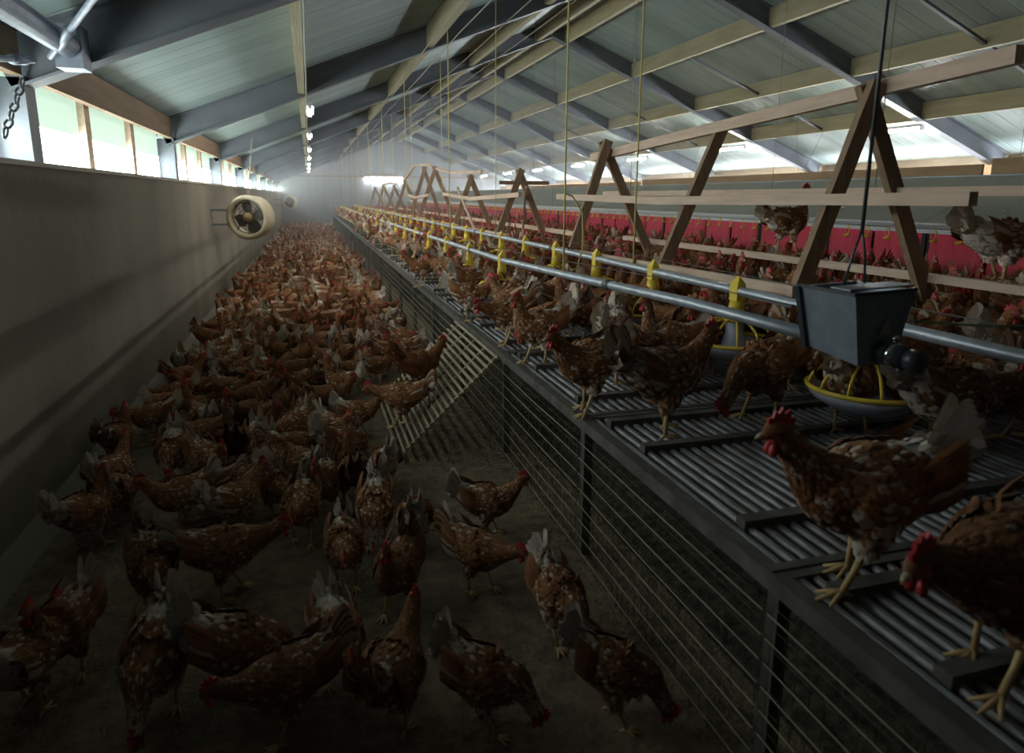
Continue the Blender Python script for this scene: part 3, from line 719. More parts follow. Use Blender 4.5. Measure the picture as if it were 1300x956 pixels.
def cat(P, t):
    """Catmull-Rom through tuples, t in 0..len-1"""
    n = len(P); i = min(int(t), n - 2); f_ = t - i
    p0 = P[max(i - 1, 0)]; p1 = P[i]; p2 = P[i + 1]; p3 = P[min(i + 2, n - 1)]
    return tuple(.5 * (2 * b + (c_ - a) * f_ + (2 * a - 5 * b + 4 * c_ - d_) * f_ * f_ + (3 * b - a - 3 * c_ + d_) * f_ ** 3) for a, b, c_, d_ in zip(p0, p1, p2, p3))
def spine(pose):
    B = list(BODY)
    if pose == 'peck':
        a = math.radians(-13); cx, cz = 0, .21
        B = [(cx + (x - cx) * math.cos(a) - (z - cz) * math.sin(a) * -1 * -1, cz + (x - cx) * math.sin(a) + (z - cz) * math.cos(a), r, w_) for x, z, r, w_ in B]
    if pose == 'high':
        a = math.radians(10); cx, cz = 0, .21
        B = [(cx + (x - cx) * math.cos(a), cz + (x - cx) * math.sin(a) + (z - cz) * math.cos(a), r, w_) for x, z, r, w_ in B]
    return B + NECK[pose]
def surf(SP, t, th):
    x, z, rh, rw = cat(SP, t); e = .02
    a = cat(SP, max(t - e, 0)); b = cat(SP, min(t + e, len(SP) - 1))
    d = Vector((b[0] - a[0], 0, b[1] - a[1])).normalized(); up = Vector((-d.z, 0, d.x)); sd = Vector((0, 1, 0))
    p = Vector((x, 0, z)) + up * rh * math.cos(th) + sd * rw * math.sin(th)
    n = (up * math.cos(th) / max(rh, .01) + sd * math.sin(th) / max(rw, .01)).normalized()
    return p, n, d
def feather(hb, p, n, bk, ln, wd, lift, r, s, curl=.0):
    """small lens-shaped feather rooted at p, pointing along bk"""
    d = (bk - n * bk.dot(n)).normalized(); sd = d.cross(n).normalized(); d2 = (d + n * lift).normalized(); h_ = p.z
    v = [p - n * .002, p + d2 * ln * .45 - sd * wd * .5, p + d2 * ln * .5 + n * wd * .18, p + d2 * ln * .45 + sd * wd * .5, p + d2 * ln * .85 - sd * wd * .36 - n * curl * ln, p + d2 * ln * .85 + sd * wd * .36 - n * curl * ln, p + d2 * ln - n * curl * ln]
    hb.addp(v, [(0, 1, 2), (0, 2, 3), (1, 4, 2), (2, 5, 3), (2, 4, 6), (2, 6, 5)], 0, False,
            [(r, 0), (r, .4), (r, .45), (r, .4), (r, .85), (r, .85), (r, 1)], [(s, h_)] * 7)
def body(hb, pose, rings, seg, feathers, rnd):
    SP = spine(pose); T_ = len(SP) - 1; vs = []; F = []; G = []
    for i in range(rings):
        t = T_ * i / (rings - 1)
        for j in range(seg):
            th = 2 * PI * j / seg; p, n, d = surf(SP, t, th)
            k = 1.0
            vs.append(p); F.append((rnd.random() if not feathers else .4, .3)); G.append((t / T_, p.z))
    fs = []; nb = 0
    for i in range(rings - 1):
        for j in range(seg): fs.append((i * seg + j, (i + 1) * seg + j, (i + 1) * seg + (j + 1) % seg, i * seg + (j + 1) % seg))
    fs.append(tuple(range(seg))); fs.append(tuple((rings - 1) * seg + j for j in range(seg - 1, -1, -1)))
    m0 = len(hb.f); hb.addp(vs, fs, 0, bool(feathers), F, G)
    for q in range(len(fs) - 2):                      # bare face skin on the head
        if (q // seg) / (rings - 1) > .86 and ((q % seg) / seg > .14 and (q % seg) / seg < .86): hb.m[m0 + q] = 1
    # thighs run down into the shanks and feet
    px = 0.012
    for sy in (-1, 1):
        st = .045 if (sy > 0) == (pose in ('walk', 'low')) else -.03
        hip = Vector((px - .005, sy * .042, .19)); hock = Vector((px - .015 + st * .5, sy * .048, .105)); ank = Vector((px + .004 + st, sy * .046, .016))
        pts = [hip, hip.lerp(hock, .5), hock]; rr = [.050, .036, .014]; n = 8 if feathers else 5; a0 = len(hb.v)
        hb.tube(pts, rr, n, 0, caps=False); k = len(hb.v) - len(hb.uf)
        hb.uf += [(rnd.random(), .4) for _ in range(k)]; hb.ug += [(.30, .13)] * k
        hb.tube([hock + Vector((0, 0, .008)), hock.lerp(ank, .5), ank], [.009, .0068, .0075], 6 if feathers else 4, 2)
        if feathers or rings > 12:
            for a, ln in ((0, .058), (32, .050), (-32, .050), (180, .024)):
                dd = Vector((math.cos(math.radians(a)), math.sin(math.radians(a)), 0))
                hb.tube([ank, ank + dd * ln * .5 + Vector((0, 0, -.006)), ank + dd * ln + Vector((0, 0, -.012))], [.0068, .0055, .0028], 5 if feathers else 3, 2)
        else:
            hb.tube([ank + Vector((-.02, 0, -.011)), ank + Vector((.05, 0, -.011))], .006, 3, 2)
        hb.pad()
        if feathers:
            for _ in range(feathers // 14):
                q = rnd.random(); th = rnd.uniform(0, 2 * PI); c_ = hip.lerp(hock, q * .9); r_ = .050 - .034 * q
                nn = Vector((math.cos(th), math.sin(th), 0)); feather(hb, c_ + nn * r_, nn, Vector((-.15, 0, -1)), .030, .020, .15, rnd.random(), .30)
    if feathers:
        for _ in range(feathers):
            q = rnd.random(); t = T_ * (q * .80 if rnd.random() < .66 else .5 + q * .34); th = rnd.uniform(0, 2 * PI)
            p, n, d = surf(SP, t, th); s = t / T_
            neck = s > .56; ln = .018 if s > .64 else .023 if neck else .029; 
            if s < .16: ln = .042
            p2 = surf(SP, max(t - .35, 0), th)[0]; bk = (p2 - p).normalized() if t > .4 else -d
            nb = (n - bk * n.dot(bk)).normalized()
            feather(hb, p + nb * .001, nb, bk, ln * rnd.uniform(.8, 1.25), ln * (.42 if neck else .62), rnd.uniform(.02, .13) + (.2 if s < .16 else 0), rnd.random(), s)
    return SP
def head_of(SP):
    c_ = SP[-3]; e = SP[-1]; h = Vector((c_[0], 0, c_[1])); d = Vector((e[0] - c_[0], 0, e[1] - c_[1])).normalized(); return h, d, Vector((-d.z, 0, d.x)), Vector((e[0], 0, e[1]))
def comb_mb(mb, SP, big=1.0, mi=0):
    h, d, u, tip = head_of(SP); pr = [(-.018, .018), (-.026, .034), (-.014, .036), (-.012, .052), (.000, .042), (.004, .058), (.013, .043), (.019, .052), (.024, .036), (.034, .036), (.034, .022), (.028, .014), (.0, .020)]
    vs = []
    for sy in (-.0035, .0035):
        for a, b in pr: vs.append(h + d * a * big + u * (.012 + (b - .012) * big) + Vector((0, sy, 0)))
    n = len(pr); vs.append(h + d * .005 * big + u * (.012 + .016 * big) + Vector((0, -.007, 0))); vs.append(h + d * .005 * big + u * (.012 + .016 * big) + Vector((0, .007, 0)))
    fs = [(i, (i + 1) % n, 2 * n) for i in range(n)] + [(n + (i + 1) % n, n + i, 2 * n + 1) for i in range(n)] + [(i, n + i, n + (i + 1) % n, (i + 1) % n) for i in range(n)]
    mb.add(vs, fs, mi)
def wattle_mb(mb, SP, mi=0, sides=(-1, 1)):
    h, d, u, tip = head_of(SP)
    for sy in sides:
        p = h + d * .020 - u * .014 + Vector((0, sy * .008, 0)); q = Vector((d.x * .2, sy * .10, -1)).normalized()
        mb.tube([p, p + q * .010, p + q * .022, p + q * .029], [.004, .0085, .0095, .003], 6, mi)
def beak_mb(mb, SP, mi=0, n=6):
    h, d, u, tip = head_of(SP); mb.tube([tip - d * .006, tip + d * .008, tip + d * .018 - u * .005], [.0088, .0062, .0012], n, mi)
def eye_mb(mb, SP, sy, mi=0):
    h, d, u, tip = head_of(SP)
    if True:
        p = h + d * .014 + u * .007 + Vector((0, sy * .0185, 0)); mb.tube([p - Vector((0, sy * .004, 0)), p + Vector((0, sy * .0025, 0))], [.0062, .0035], 8, mi)
def tail_mb(hb, SP, pose, nf, rnd, mi=0):
    a0 = math.radians(TAILS[pose] + rnd.uniform(-5, 5)); p0 = Vector((SP[0][0] + .028, 0, SP[0][1] + .006))
    for i in range(nf):
        q = i / max(nf - 1, 1); side = 1 if i % 2 else -1; k = (i // 2) / max(nf // 2 - 1, 1)
        a = a0 + math.radians(10 - 26 * k); ya = side * (.03 + .15 * k)
        d = Vector((-math.cos(a) * math.cos(ya), math.sin(ya) * .8, math.sin(a) * math.cos(ya))).normalized()
        n = Vector((0, side, .1)); n = (n - d * n.dot(d)).normalized()
        r = rnd.random(); ln = (.142 - .045 * k) * rnd.uniform(.92, 1.08); w_ = .034; b = p0 + Vector((-.01 * k, side * (.006 + .018 * k), -.018 * k))
        sd = d.cross(n).normalized(); vs = []; Fq = []; 
        for j, (l_, ww) in enumerate(((0, .3), (.35, .8), (.7, 1.0), (.93, .85), (1, .4))):
            for e in (-1, 0, 1):
                vs.append(b + d * ln * l_ + sd * w_ * .5 * ww * e + n * (.004 if e == 0 else 0) + n * .012 * l_ * l_); Fq.append((r, l_ * .9))
        fs = [(j * 3 + e, (j + 1) * 3 + e, (j + 1) * 3 + e + 1, j * 3 + e + 1) for j in range(4) for e in (0, 1)]
        hb.addp(vs, fs, mi, False, Fq, [(.02, .25)] * 15)
    for i in range(nf * 3):                         # loose fluff round the tail root
        th = rnd.uniform(0, 2 * PI); n = Vector((-.2, math.sin(th), math.cos(th))).normalized()
        feather(hb, p0 + n * .026 + Vector((rnd.uniform(-.02, .03), 0, rnd.uniform(-.01, .02))), n, Vector((-math.cos(a0), 0, math.sin(a0))), .055, .030, .12, rnd.random(), .04)
def wing_mb(hb, SP, side, nf, rnd, mi=0):
    """folded wing: a shield of overlapping coverts with long flight feathers behind"""
    T_ = len(SP) - 1
    def at(t, th): return surf(SP, t, side * th)
    rows = 7; cols = 9 if nf else 5; vs = []; Fq = []; Gq = []
    for i in range(cols):
        t = .9 + (4.6 - .9) * i / (cols - 1)
        for j in range(rows):
            e = j / (rows - 1); th = math.radians(38 + 72 * e); p, n, d = at(t, th)
            sh = math.sin(PI * min(i / (cols - 1) * 1.15, 1)) ** .5 if i < cols - 1 else 0
            p = p + n * (.012 * sh * math.sin(PI * min(max(e, .08), .92)) + .001); vs.append(p); Fq.append((.4, .3)); Gq.append((.42, .24))
    fs = [(i * rows + j, i * rows + j + 1, (i + 1) * rows + j + 1, (i + 1) * rows + j) for i in range(cols - 1) for j in range(rows - 1)]
    if side < 0: fs = [tuple(reversed(x)) for x in fs]
    hb.addp(vs, fs, mi, True, Fq, Gq)
    for i in range(9 if nf else 4):                 # flight feathers
        e = i / (8 if nf else 3); p, n, d = at(2.3 + .5 * e, math.radians(58 + 48 * e)); r = rnd.random() * .5 + (.0 if rnd.random() < .7 else .5)
        feather(hb, p + n * .016, n, -d + Vector((0, 0, .10 + .1 * (1 - e))), .125 - .03 * e, .026, .02, r, .40, curl=.04)
    for i in range(nf):
        t = rnd.uniform(1.9, 4.9); th = math.radians(rnd.uniform(36, 108)); p, n, d = at(t, th); p2 = at(t - .4, th)[0]; d = (p - p2).normalized(); n = (n - d * n.dot(d)).normalized()
        feather(hb, p + n * .013, n, -d, rnd.uniform(.024, .036), .019, .10, rnd.random(), .45)

HMATS = [M['plumage'], M['face'], M['shank'], M['comb'], M['beak']]
def hi_hen(pose, seed):
    rnd = random.Random(seed); hb = HB(); SP = body(hb, pose, 40, 18, 1300, rnd)
    root = link('hen', hb.mesh('hen', HMATS)); root.location = (0, 0, -50)
    t = HB(); tail_mb(t, SP, pose, 18, rnd); link('tail', t.mesh('tail', [M['plumage']]), root)
    for sd in (-1, 1):
        w_ = HB(); wing_mb(w_, SP, sd, 190, rnd); link('wing', w_.mesh('wing', [M['plumage']]), root)
    c_ = MB(); comb_mb(c_, SP, .98); link('comb', c_.mesh('comb', [M['comb']]), root)
    for sd in (-1, 1):
        c_ = MB(); wattle_mb(c_, SP, 0, (sd,)); link('wattle', c_.mesh('wattle', [M['comb']]), root)
    c_ = MB(); beak_mb(c_, SP, 0, 10); link('beak', c_.mesh('beak', [M['beak']]), root)
    for sd in (-1, 1):
        c_ = MB(); eye_mb(c_, SP, sd); link('eye', c_.mesh('eye', [M['eye']]), root)
    return root
def one_mesh(pose, seed, lod):
    rnd = random.Random(seed); hb = HB()
    SP = body(hb, pose, *((26, 12, 420) if lod == 1 else (13, 7, 0)), rnd)
    tail_mb(hb, SP, pose, 8 if lod == 1 else 2, rnd)
    if lod == 1:
        for sd in (-1, 1): wing_mb(hb, SP, sd, 70, rnd)
    comb_mb(hb, SP, 1.0, 3); wattle_mb(hb, SP, 3) if lod == 1 else None; beak_mb(hb, SP, 4, 6 if lod == 1 else 3)
    return hb
POSES = list(NECK)
HI = {}; MID = {}; LOW = {}
for i, p in enumerate(POSES):
    HI[p] = [hi_hen(p, 100 + i), hi_hen(p, 200 + i)]
    MID[p] = [one_mesh(p, 300 + i + 10 * q, 1).mesh('hen', HMATS) for q in range(2)]
    LOW[p] = [one_mesh(p, 400 + i + 10 * q, 2) for q in range(3)]

# a ray from the camera through a picture point to a level: used only to read the positions off the photograph
def at(px, py, z):
    c_ = Vector(((px - 650) / 867, (py - 434) / 867, 1)); r = Vector((_x.dot(c_), _y.dot(c_), -_d.dot(c_)))
    t = (z - CAM_H) / r.z; return (r.x * t, r.y * t)
def on_y(px, py, y):
    c_ = Vector(((px - 650) / 867, (py - 434) / 867, 1)); r = Vector((_x.dot(c_), _y.dot(c_), -_d.dot(c_)))
    t = y / r.y; return (r.x * t, y, CAM_H + r.z * t)
HENS = []   # x, y, z, heading, pose, white, dark, scale, label
def hen_px(px, py, z, hd, pose, wh, dk, sc, lab, pitch=0, xyz=None):
    x, y = at(px, py, z) if not xyz else xyz[:2]
    HENS.append([x, y, z if not xyz else xyz[2], hd, pose, wh, dk, sc, lab, pitch])
F0 = [
 (152, 592, 75, 'alert', .15, .45, 1, 'dark rusty hen standing upright closest to the left wall'),
 (152, 668, 85, 'peck', .45, .2, 1, 'plump tawny hen seen from behind, alone by the wall base'),
 (196, 562, 195, 'low', .45, .2, 1, 'rusty hen with pale raised tail facing the left wall'),
 (222, 612, 268, 'peck', .75, .15, 1, 'mottled hen pecking with tall white tail, left side of the aisle'),
 (236, 672, 205, 'walk', .5, .2, 1, 'mottled hen facing left with its red comb near a pale tail'),
 (272, 655, 170, 'low', .45, .1, .95, 'tawny hen turned left with a cream tail, behind a mottled one'),
 (312, 652, 160, 'peck', .7, .1, .95, 'pale mottled hen bent down in the left middle group'),
 (385, 688, 262, 'low', .4, .35, 1, 'brown hen coming forward, cream tail upright behind its red comb'),
 (288, 758, 6, 'low', .35, .45, 1.15, 'large dark hen walking right with outstretched head and grey tail'),
 (200, 772, 290, 'peck', .3, .6, 1, 'very dark hen bent down with one tall pale tail feather tuft'),
 (88, 862, 255, 'alert', .5, .5, 1.05, 'shadowed hen with red face at the lower left edge'),
 (40, 905, 80, 'low', .6, .5, 1.05, 'greyish hen partly cut off in the bottom left corner'),
 (205, 905, 262, 'peck', .7, .3, 1.1, 'hen with grey fanned tail at the bottom left, head hidden'),
 (305, 895, 4, 'peck', .6, .35, 1.15, 'large speckled hen with broad scalloped back at the bottom edge'),
 (432, 872, 280, 'low', .7, .3, 1, 'speckled hen with upright pale tail at the bottom, left of the big comb'),
 (506, 776, 245, 'alert', .15, .6, 1, 'dark brown hen standing upright with yellow feet showing'),
 (440, 742, 268, 'low', .5, .35, .95, 'mottled brown hen walking forward between two pale tails'),
 (528, 703, 85, 'peck', 1.0, .05, .95, 'cream coloured hen seen from behind with fluffy pale rump'),
 (618, 682, 347, 'walk', .5, .25, 1, 'tawny hen walking right near the wire mesh, pale tail raised'),
 (606, 750, 312, 'low', .3, .4, 1, 'dark rusty hen with red comb turned toward the mesh, tail cream'),
 (709, 812, 285, 'peck', .6, .1, 1, 'bright speckled hen alone on bare litter close to the mesh'),
 (500, 925, 60, 'walk', .2, .5, 1.1, 'shadowed hen with a big red comb at the bottom edge'),
 (372, 930, 200, 'low', .3, .5, 1.05, 'dim brown hen at the bottom edge between speckled hens'),
 (612, 925, 335, 'peck', .6, .4, 1, 'pale backed hen cut off at the bottom centre'),
 (775, 915, 330, 'peck', .5, .5, 1, 'dark hen with a cream tuft low in front of the mesh'),
 (490, 622, 100, 'peck', .95, .05, .9, 'cream hen with lowered head below the ramp foot'),
 (478, 690, 262, 'peck', .75, .15, 1, 'speckled cream and brown hen bent down right of the dark pair'),
 (448, 640, 95, 'alert', .1, .6, 1, 'very dark hen with pointed red comb facing away'),
 (412, 655, 255, 'alert', .25, .55, 1, 'dark hen standing tall among tails in the middle of the aisle'),
 (296, 600, 100, 'alert', .1, .85, 1.05, 'almost black hen standing upright in the left middle'),
 (262, 582, 190, 'walk', .45, .2, .95, 'tawny hen with white tail facing the wall, beside the black one'),
 (330, 598, 275, 'peck', .8, .1, .95, 'pale hen with high white tail right of the almost black hen'),
 (352, 612, 285, 'peck', .7, .2, .95, 'mottled hen with cream tail, second right of the almost black hen'),
 (372, 605, 12, 'low', .35, .2, 1, 'rusty hen stretched to the right with red comb low'),
 (425, 575, 305, 'walk', .55, .2, .95, 'brown hen with cream tail heading for the ramp'),
 (375, 538, 270, 'alert', .1, .35, .95, 'rusty hen looking at the camera behind the open litter patch'),
 (390, 552, 280, 'walk', .2, .3, .9, 'small rusty hen with bright comb right of the open litter patch'),
 (345, 495, 315, 'peck', .7, .1, .95, 'speckled hen pecking at the top of the open litter patch'),
 (306, 505, 80, 'low', .2, .35, .95, 'dark rusty hen seen from behind above the litter patch'),
 (255, 520, 185, 'walk', .2, .3, .95, 'rusty hen with large comb facing the wall'),
 (224, 528, 200, 'low', .5, .2, .95, 'tawny hen close to the wall behind the white tailed one'),
 (232, 480, 95, 'alert', .6, .1, .9, 'pale hen upright against the wall, highest at the left'),
 (350, 655, 300, 'peck', .5, .3, .9, 'mottled hen bent down beside the two red faces'),
 (455, 555, 350, 'walk', .6, .2, .95, 'tawny hen at the foot of the ramp facing it'),
]
for a in F0: hen_px(a[0], a[1], 0, *a[2:6], a[6] * .86, a[7])
# hens on the ramp
def ramp_z(x): return min(max(.03 + (x - (XE - .66)) / .64 * (ZP - .05), 0), ZP) + .012
hen_px(0, 0, 0, 25, 'walk', .05, .45, 1, 'dark chestnut hen climbing the slatted ramp', 0, (.66, 4.52, ramp_z(.66)))
hen_px(0, 0, 0, 165, 'low', .3, .3, .95, 'rusty hen on the lower ramp facing left', 0, (.52, 4.28, ramp_z(.52)))
D0 = [
 (1085, 742, 172, 'walk', .72, .35, 1.17, 'large hen with bright red comb and white tail on the nearest slats'),
 (1262, 860, 188, 'low', .1, .75, 1.15, 'very dark hen with red comb in the bottom right corner'),
 (1196, 588, 350, 'low', .55, .65, 1.15, 'dark hen turned away with fluffy white tail below the near feeder pan'),
 (838, 552, 10, 'walk', .42, .65, 1.16, 'large black-brown hen with mottled grey tail leaning under the pipe'),
 (747, 523, 200, 'walk', .5, .35, 1.05, 'mottled brown hen on the deck edge with a white streak on its wing'),
 (845, 482, 178, 'high', .8, .2, 1, 'hen with long stretched brown neck and white fluffy breast'),
 (792, 492, 12, 'peck', .8, .1, 1, 'pale hen bending down beside the one with the stretched neck'),
 (968, 532, 188, 'peck', .15, .4, 1.1, 'dark rusty hen bending under the pipe left of the hopper'),
 (684, 462, 192, 'alert', .8, .1, 1, 'hen with white breast and bright comb standing on the deck edge'),
 (646, 437, 200, 'low', .35, .2, 1, 'rusty hen stretching its head low over the deck edge'),
 (596, 408, 340, 'walk', .7, .1, .95, 'mottled hen with pale rump at the deck edge above the ramp'),
 (538, 364, 178, 'walk', .5, .2, 1, 'mottled hen with white tail at the deck edge beyond the ramp'),
 (700, 415, 20, 'low', 1.0, 0, 1, 'nearly white fluffy hen crouched under the front pipe'),
 (752, 440, 185, 'alert', .35, .2, 1, 'brown hen facing left under the front pipe with pink face'),
 (722, 432, 100, 'alert', .2, .3, 1, 'chestnut hen with comb raised right of the white fluffy hen'),
 (1075, 552, 20, 'peck', .5, .3, 1, 'tawny hen whose legs show below the near feeder pan'),
 (1165, 560, 100, 'low', .5, .4, .9, 'brown hen seen from behind right of the near feeder pan'),
 (905, 470, 200, 'walk', .2, .3, 1, 'rusty hen beneath the second pipe behind the stretched neck'),
 (1300, 560, 120, 'low', .2, .6, 1.1, 'dark hen cut off at the right edge beside the pipe'),
]
for a in D0: hen_px(a[0], a[1], ZP, *a[2:6], a[6], a[7])
# hens standing on the low rear perch board and behind the hopper
hen_px(0, 0, 0, 5, 'high', .5, .0, 1.12, 'brown hen standing on the rear perch board left of the first trestle', 0, (3.31, 4.25, 1.188))
hen_px(0, 0, 0, 358, 'low', .85, .0, 1.32, 'large tawny and white hen standing on the rear perch board at the right edge', 1, (3.33, 2.64, 1.188))
hen_px(0, 0, 0, 350, 'alert', .55, .1, 1.05, 'tawny hen with cream back and raised comb right of the hopper', 0, (2.65, 2.45, ZP))
hen_px(0, 0, 0, 10, 'alert', .35, .1, 1.1, 'orange-brown hen with red face at the right edge above the pipe', 0, (2.75, 1.95, ZP))
hen_px(0, 0, 0, 200, 'low', .95, .0, .95, 'white tailed hen right of the hopper behind the pipe', 0, (2.55, 2.08, ZP))
NMAN = len(HENS)

# fill the flock
def free(x, y, z, r):
    for h in HENS:
        if (h[0] - x) ** 2 + (h[1] - y) ** 2 < r * r and abs(h[2] - z) < .45: return False
    return True
cell = {}
def near_free(x, y, lvl, r):
    i, j = int(x / .5), int(y / .5)
    for a in (-1, 0, 1):
        for b in (-1, 0, 1):
            for (u, v) in cell.get((lvl, i + a, j + b), ()):
                if (u - x) ** 2 + (v - y) ** 2 < r * r: return False
    return True
def occupy(x, y, lvl): cell.setdefault((lvl, int(x / .5), int(y / .5)), []).append((x, y))
for h in HENS: occupy(h[0], h[1], 0 if h[2] < .4 else 1)
rnd = random.Random(77); FILL = []
def tone():
    u = rnd.random()
    return (rnd.uniform(.0, .25), rnd.uniform(.1, .5)) if u < .45 else (rnd.uniform(.35, .65), rnd.uniform(0, .3)) if u < .85 else (rnd.uniform(.8, 1), 0)
def ramp_clear(x, y): return not (.20 < x < 1.1 and 3.7 < y < 5.5)
TRS = [(f_[0], f_[3], f_[4]) for f_ in FRM] + [(4.5, 2.26, 3.4)]
def deck_clear(x, y):
    for (yy, xf, xr) in TRS:
        if abs(y - yy) < .16 and (abs(x - xf) < .16 or abs(x - xr) < .16): return False
    return True
for _ in range(26000):
    y = 3.2 + (35.2 - 3.2) * rnd.random() ** 1.1; x = rnd.uniform(-1.08, .88)
    if not ramp_clear(x, y): continue
    if y < 5.2 and (x > .1 or rnd.random() < .9): continue
    r = .235 if y < 12 else .28
    if near_free(x, y, 0, r):
        occupy(x, y, 0); w_, k_ = tone(); FILL.append([x, y, 0, rnd.uniform(0, 360), rnd.choice(['peck', 'peck', 'low', 'low', 'walk', 'alert']), w_, k_, rnd.uniform(.80, .92), None, 0])
for _ in range(40000):
    y = 1.9 + (35.2 - 1.9) * rnd.random() ** 1.25; x = rnd.uniform(1.25, 5.0)
    if (y < 3.1 or (y < 3.6 and x < 1.5)) and x < 2.3: continue
    if y < 6 and x < 1.9 and rnd.random() < .3: continue
    if x < 1.9 and rnd.random() < .5: continue
    if not deck_clear(x, y): continue
    r = .26 if x > 2.3 else .29
    if near_free(x, y, 1, r):
        occupy(x, y, 1); w_, k_ = tone()
        if x < 1.9 and rnd.random() < .45: w_ = min(1, w_ + .4)
        hd = rnd.gauss(235, 55) if x > 2.3 else rnd.uniform(0, 360)
        if x > 2.3: w_ *= .55
        FILL.append([x, y, ZP, hd, rnd.choice(['alert', 'alert', 'alert', 'high', 'walk']) if x > 2.3 else rnd.choice(POSES), w_, k_, rnd.uniform(1.06, 1.2) if x > 2.3 else rnd.uniform(.95, 1.08), None, 0])
fwd = Vector((_x.z, _y.z, -_d.z))
def depth(h): return h[0] * fwd.x + h[1] * fwd.y + (h[2] - CAM_H) * fwd.z
def on_screen(h):
    v = Vector((h[0], h[1], h[2] + .2 - CAM_H)); dz = v.dot(fwd)
    if dz < .3: return False
    rx = Vector((_x.x, _y.x, -_d.x)); ry = Vector((_x.y, _y.y, -_d.y))
    u = 650 + 867 * v.dot(rx) / dz; w2 = 434 + 867 * v.dot(ry) / dz
    return -60 < u < 1360 and -60 < w2 < 1010
FILL = [h for h in FILL if on_screen(h)]
FILL.sort(key=depth)
ALL = HENS + FILL[:300 - NMAN]; REST = FILL[300 - NMAN:]
ROOTS = {p: 0 for p in POSES}; used_proto = set()
def tone_word(h):
    return 'cream' if h[5] > .75 else 'speckled' if h[5] > .4 else 'dark' if h[6] > .35 else 'rusty'
def pose_word(h):
    return {'alert': 'head raised', 'high': 'neck stretched', 'walk': 'stepping', 'low': 'neck lowered', 'peck': 'pecking'}[h[4]]
def dir_word(h):
    a = h[3] % 360
    return 'facing right' if a < 45 or a >= 315 else 'facing away' if a < 135 else 'facing left' if a < 225 else 'facing forward'
def place_word(h):
    x, y, z = h[:3]
    if z < .4:
        lane = 'by the concrete wall' if x < -.7 else 'in mid aisle' if x < .35 else 'by the wire mesh'
        row = 'past the ramp' if y < 7 else 'before the round fan' if y < 10 else 'beyond the round fan'
    else:
        lane = 'under the front pipe' if x < 1.8 else 'left of the trestles' if x < 2.6 else 'among trestle legs' if x < 3.4 else 'right of the trestles' if x < 4.3 else 'before the red curtains'
        row = 'by first trestle' if y < 4.5 else 'by second trestle' if y < 7.6 else 'by third trestle' if y < 10.5 else 'beyond third trestle'
    return lane + ', ' + row
count = {}
for h in FILL[:300 - NMAN]:
    key = (tone_word(h), pose_word(h), dir_word(h), place_word(h)); count.setdefault(key, []).append(h)
for key, hs in count.items():
    hs.sort(key=lambda h: h[1])
    for i, h in enumerate(hs):
        q = '' if len(hs) == 1 else ('nearest ' if i == 0 else 'farthest ' if i == len(hs) - 1 else nth(i) + ' nearest ')
        h[8] = '%s%s hen %s, %s, %s' % (q, key[0], key[2], key[1], key[3])
def place(o, h):
    o.location = (h[0], h[1], h[2] + .001); o.rotation_euler = (0, 0, math.radians(h[3])); o.scale = (h[7], h[7], h[7] * (.74 if h[9] else 1))
    for q in (o, *o.children): q.color = (h[5], h[6], 0, 1)
order = sorted(range(len(ALL)), key=lambda i: depth(ALL[i])); rank = {i: r for r, i in enumerate(order)}
for i, h in enumerate(ALL):
    seed_ = i % 2
    if rank[i] < 105:
        pr = HI[h[4]][seed_]
        if id(pr) in used_proto: o = copy_tree(pr)
        else: used_proto.add(id(pr)); o = pr
    else:
        o = link('hen', MID[h[4]][seed_])
    place(o, h)
    tag(o, h[8], 'hen', ('hens on the aisle floor' if h[2] < .4 else 'hens on the raised deck'))
for p in POSES:                                    # prototypes that found no place
    for o in HI[p]:
        if id(o) not in used_proto:
            for c_ in list(o.children): bpy.data.objects.remove(c_)
            bpy.data.objects.remove(o)
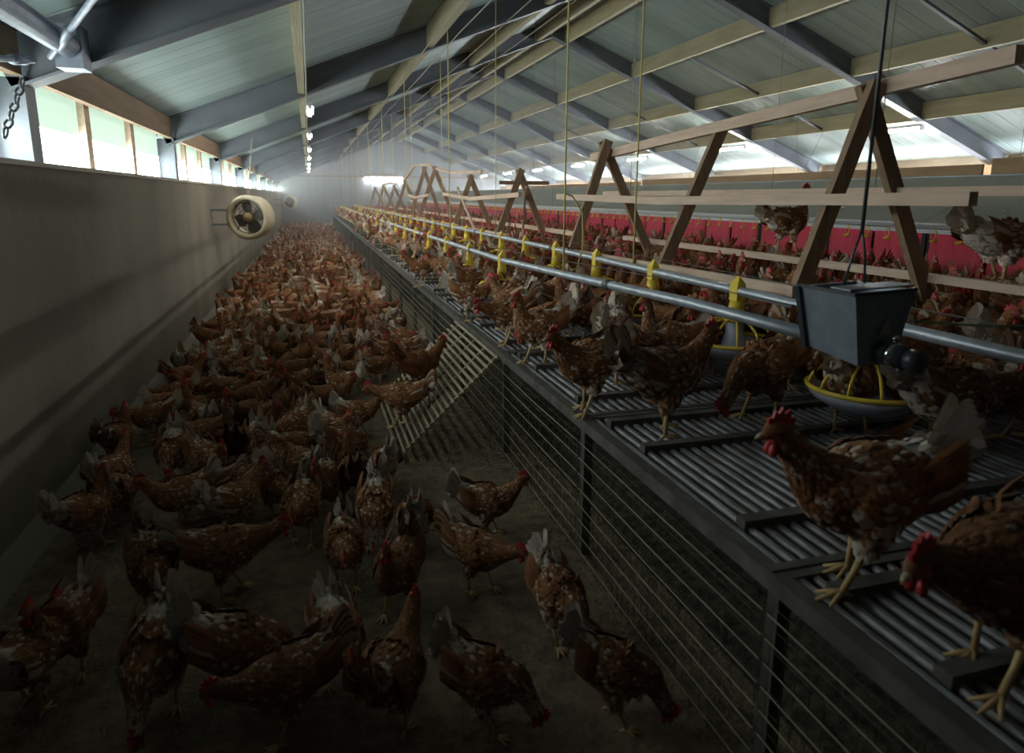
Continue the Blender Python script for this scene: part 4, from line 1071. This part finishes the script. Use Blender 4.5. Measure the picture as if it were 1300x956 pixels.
# the far flock: one object of many birds
V = []; FA = []; MI = []; UF = []; UG = []; UK = []
for h in REST:
    h[5] *= .75; h[6] = min(1, h[6] + rnd.uniform(0, .3))
    src = LOW[h[4]][rnd.randrange(3)]; src.pad(); o = len(V); ca, sa = math.cos(math.radians(h[3])), math.sin(math.radians(h[3])); s = h[7]
    V += [(h[0] + s * (v[0] * ca - v[1] * sa), h[1] + s * (v[0] * sa + v[1] * ca), h[2] + s * v[2]) for v in src.v]
    FA += [tuple(i + o for i in f_) for f_ in src.f]; MI += src.m; UF += src.uf; UG += src.ug; UK += [(h[5], h[6])] * len(src.v)
me = bpy.data.meshes.new('hen_flock'); me.from_pydata(V, [], FA)
for m in [M['plumage_far']] + HMATS[1:]: me.materials.append(m)
me.polygons.foreach_set('material_index', MI)
vi = [0] * len(me.loops); me.loops.foreach_get('vertex_index', vi)
for nm, src in (('F', UF), ('G', UG), ('K', UK)):
    u = me.uv_layers.new(name=nm); flat = []
    for i in vi: flat += src[i]
    u.data.foreach_set('uv', flat)
tag(link('hen_flock', me), 'dense far flock of brown hens filling the aisle and deck toward the end wall', 'hens', kind='stuff')
# loose feathers and straw on the litter
sc_ = MB(); r3 = random.Random(9)
for _ in range(900):
    x, y = r3.uniform(-1.2, 1.05), r3.uniform(1.2, 8); a = r3.uniform(0, PI); l_ = r3.uniform(.008, .03)
    dx, dy = math.cos(a) * l_, math.sin(a) * l_; nx_, ny_ = -math.sin(a) * .002, math.cos(a) * .002
    sc_.add([(x - dx, y - dy, .003), (x + nx_, y + ny_, .006), (x + dx, y + dy, .003), (x - nx_, y - ny_, .004)], [(0, 3, 2, 1)])
tag(sc_.build('straw_bits', M['ramp']), 'scattered bits of straw and feathers on the aisle litter', 'straw', kind='stuff')
# thin dust haze in the far half of the barn, lit by the windows and lamps
hz = MB(); pr = [(-1.2, .02), (9.9, .02), (9.9, zb(9.9) - .02), (XA, zb(XA) - .02), (-1.2, zb(-1.2) - .02)]
hz.add([(x, 13.0, z) for x, z in pr] + [(x, 36.0, z) for x, z in pr], [(0, 1, 2, 3, 4), (9, 8, 7, 6, 5)] + [(i, 5 + i, 5 + (i + 1) % 5, (i + 1) % 5) for i in range(5)])
hm = bpy.data.materials.new('dust_haze'); hm.use_nodes = True; nt = hm.node_tree
nt.nodes.remove(nt.nodes['Principled BSDF']); vs_ = nt.nodes.new('ShaderNodeVolumeScatter')
vs_.inputs['Color'].default_value = (.82, .90, 1, 1); vs_.inputs['Density'].default_value = HAZE; vs_.inputs['Anisotropy'].default_value = .2
nt.links.new(vs_.outputs[0], nt.nodes['Material Output'].inputs['Volume'])
tag(hz.build('dust_haze', hm), 'faint bluish dust haze filling the far end of the barn', 'haze', kind='stuff')
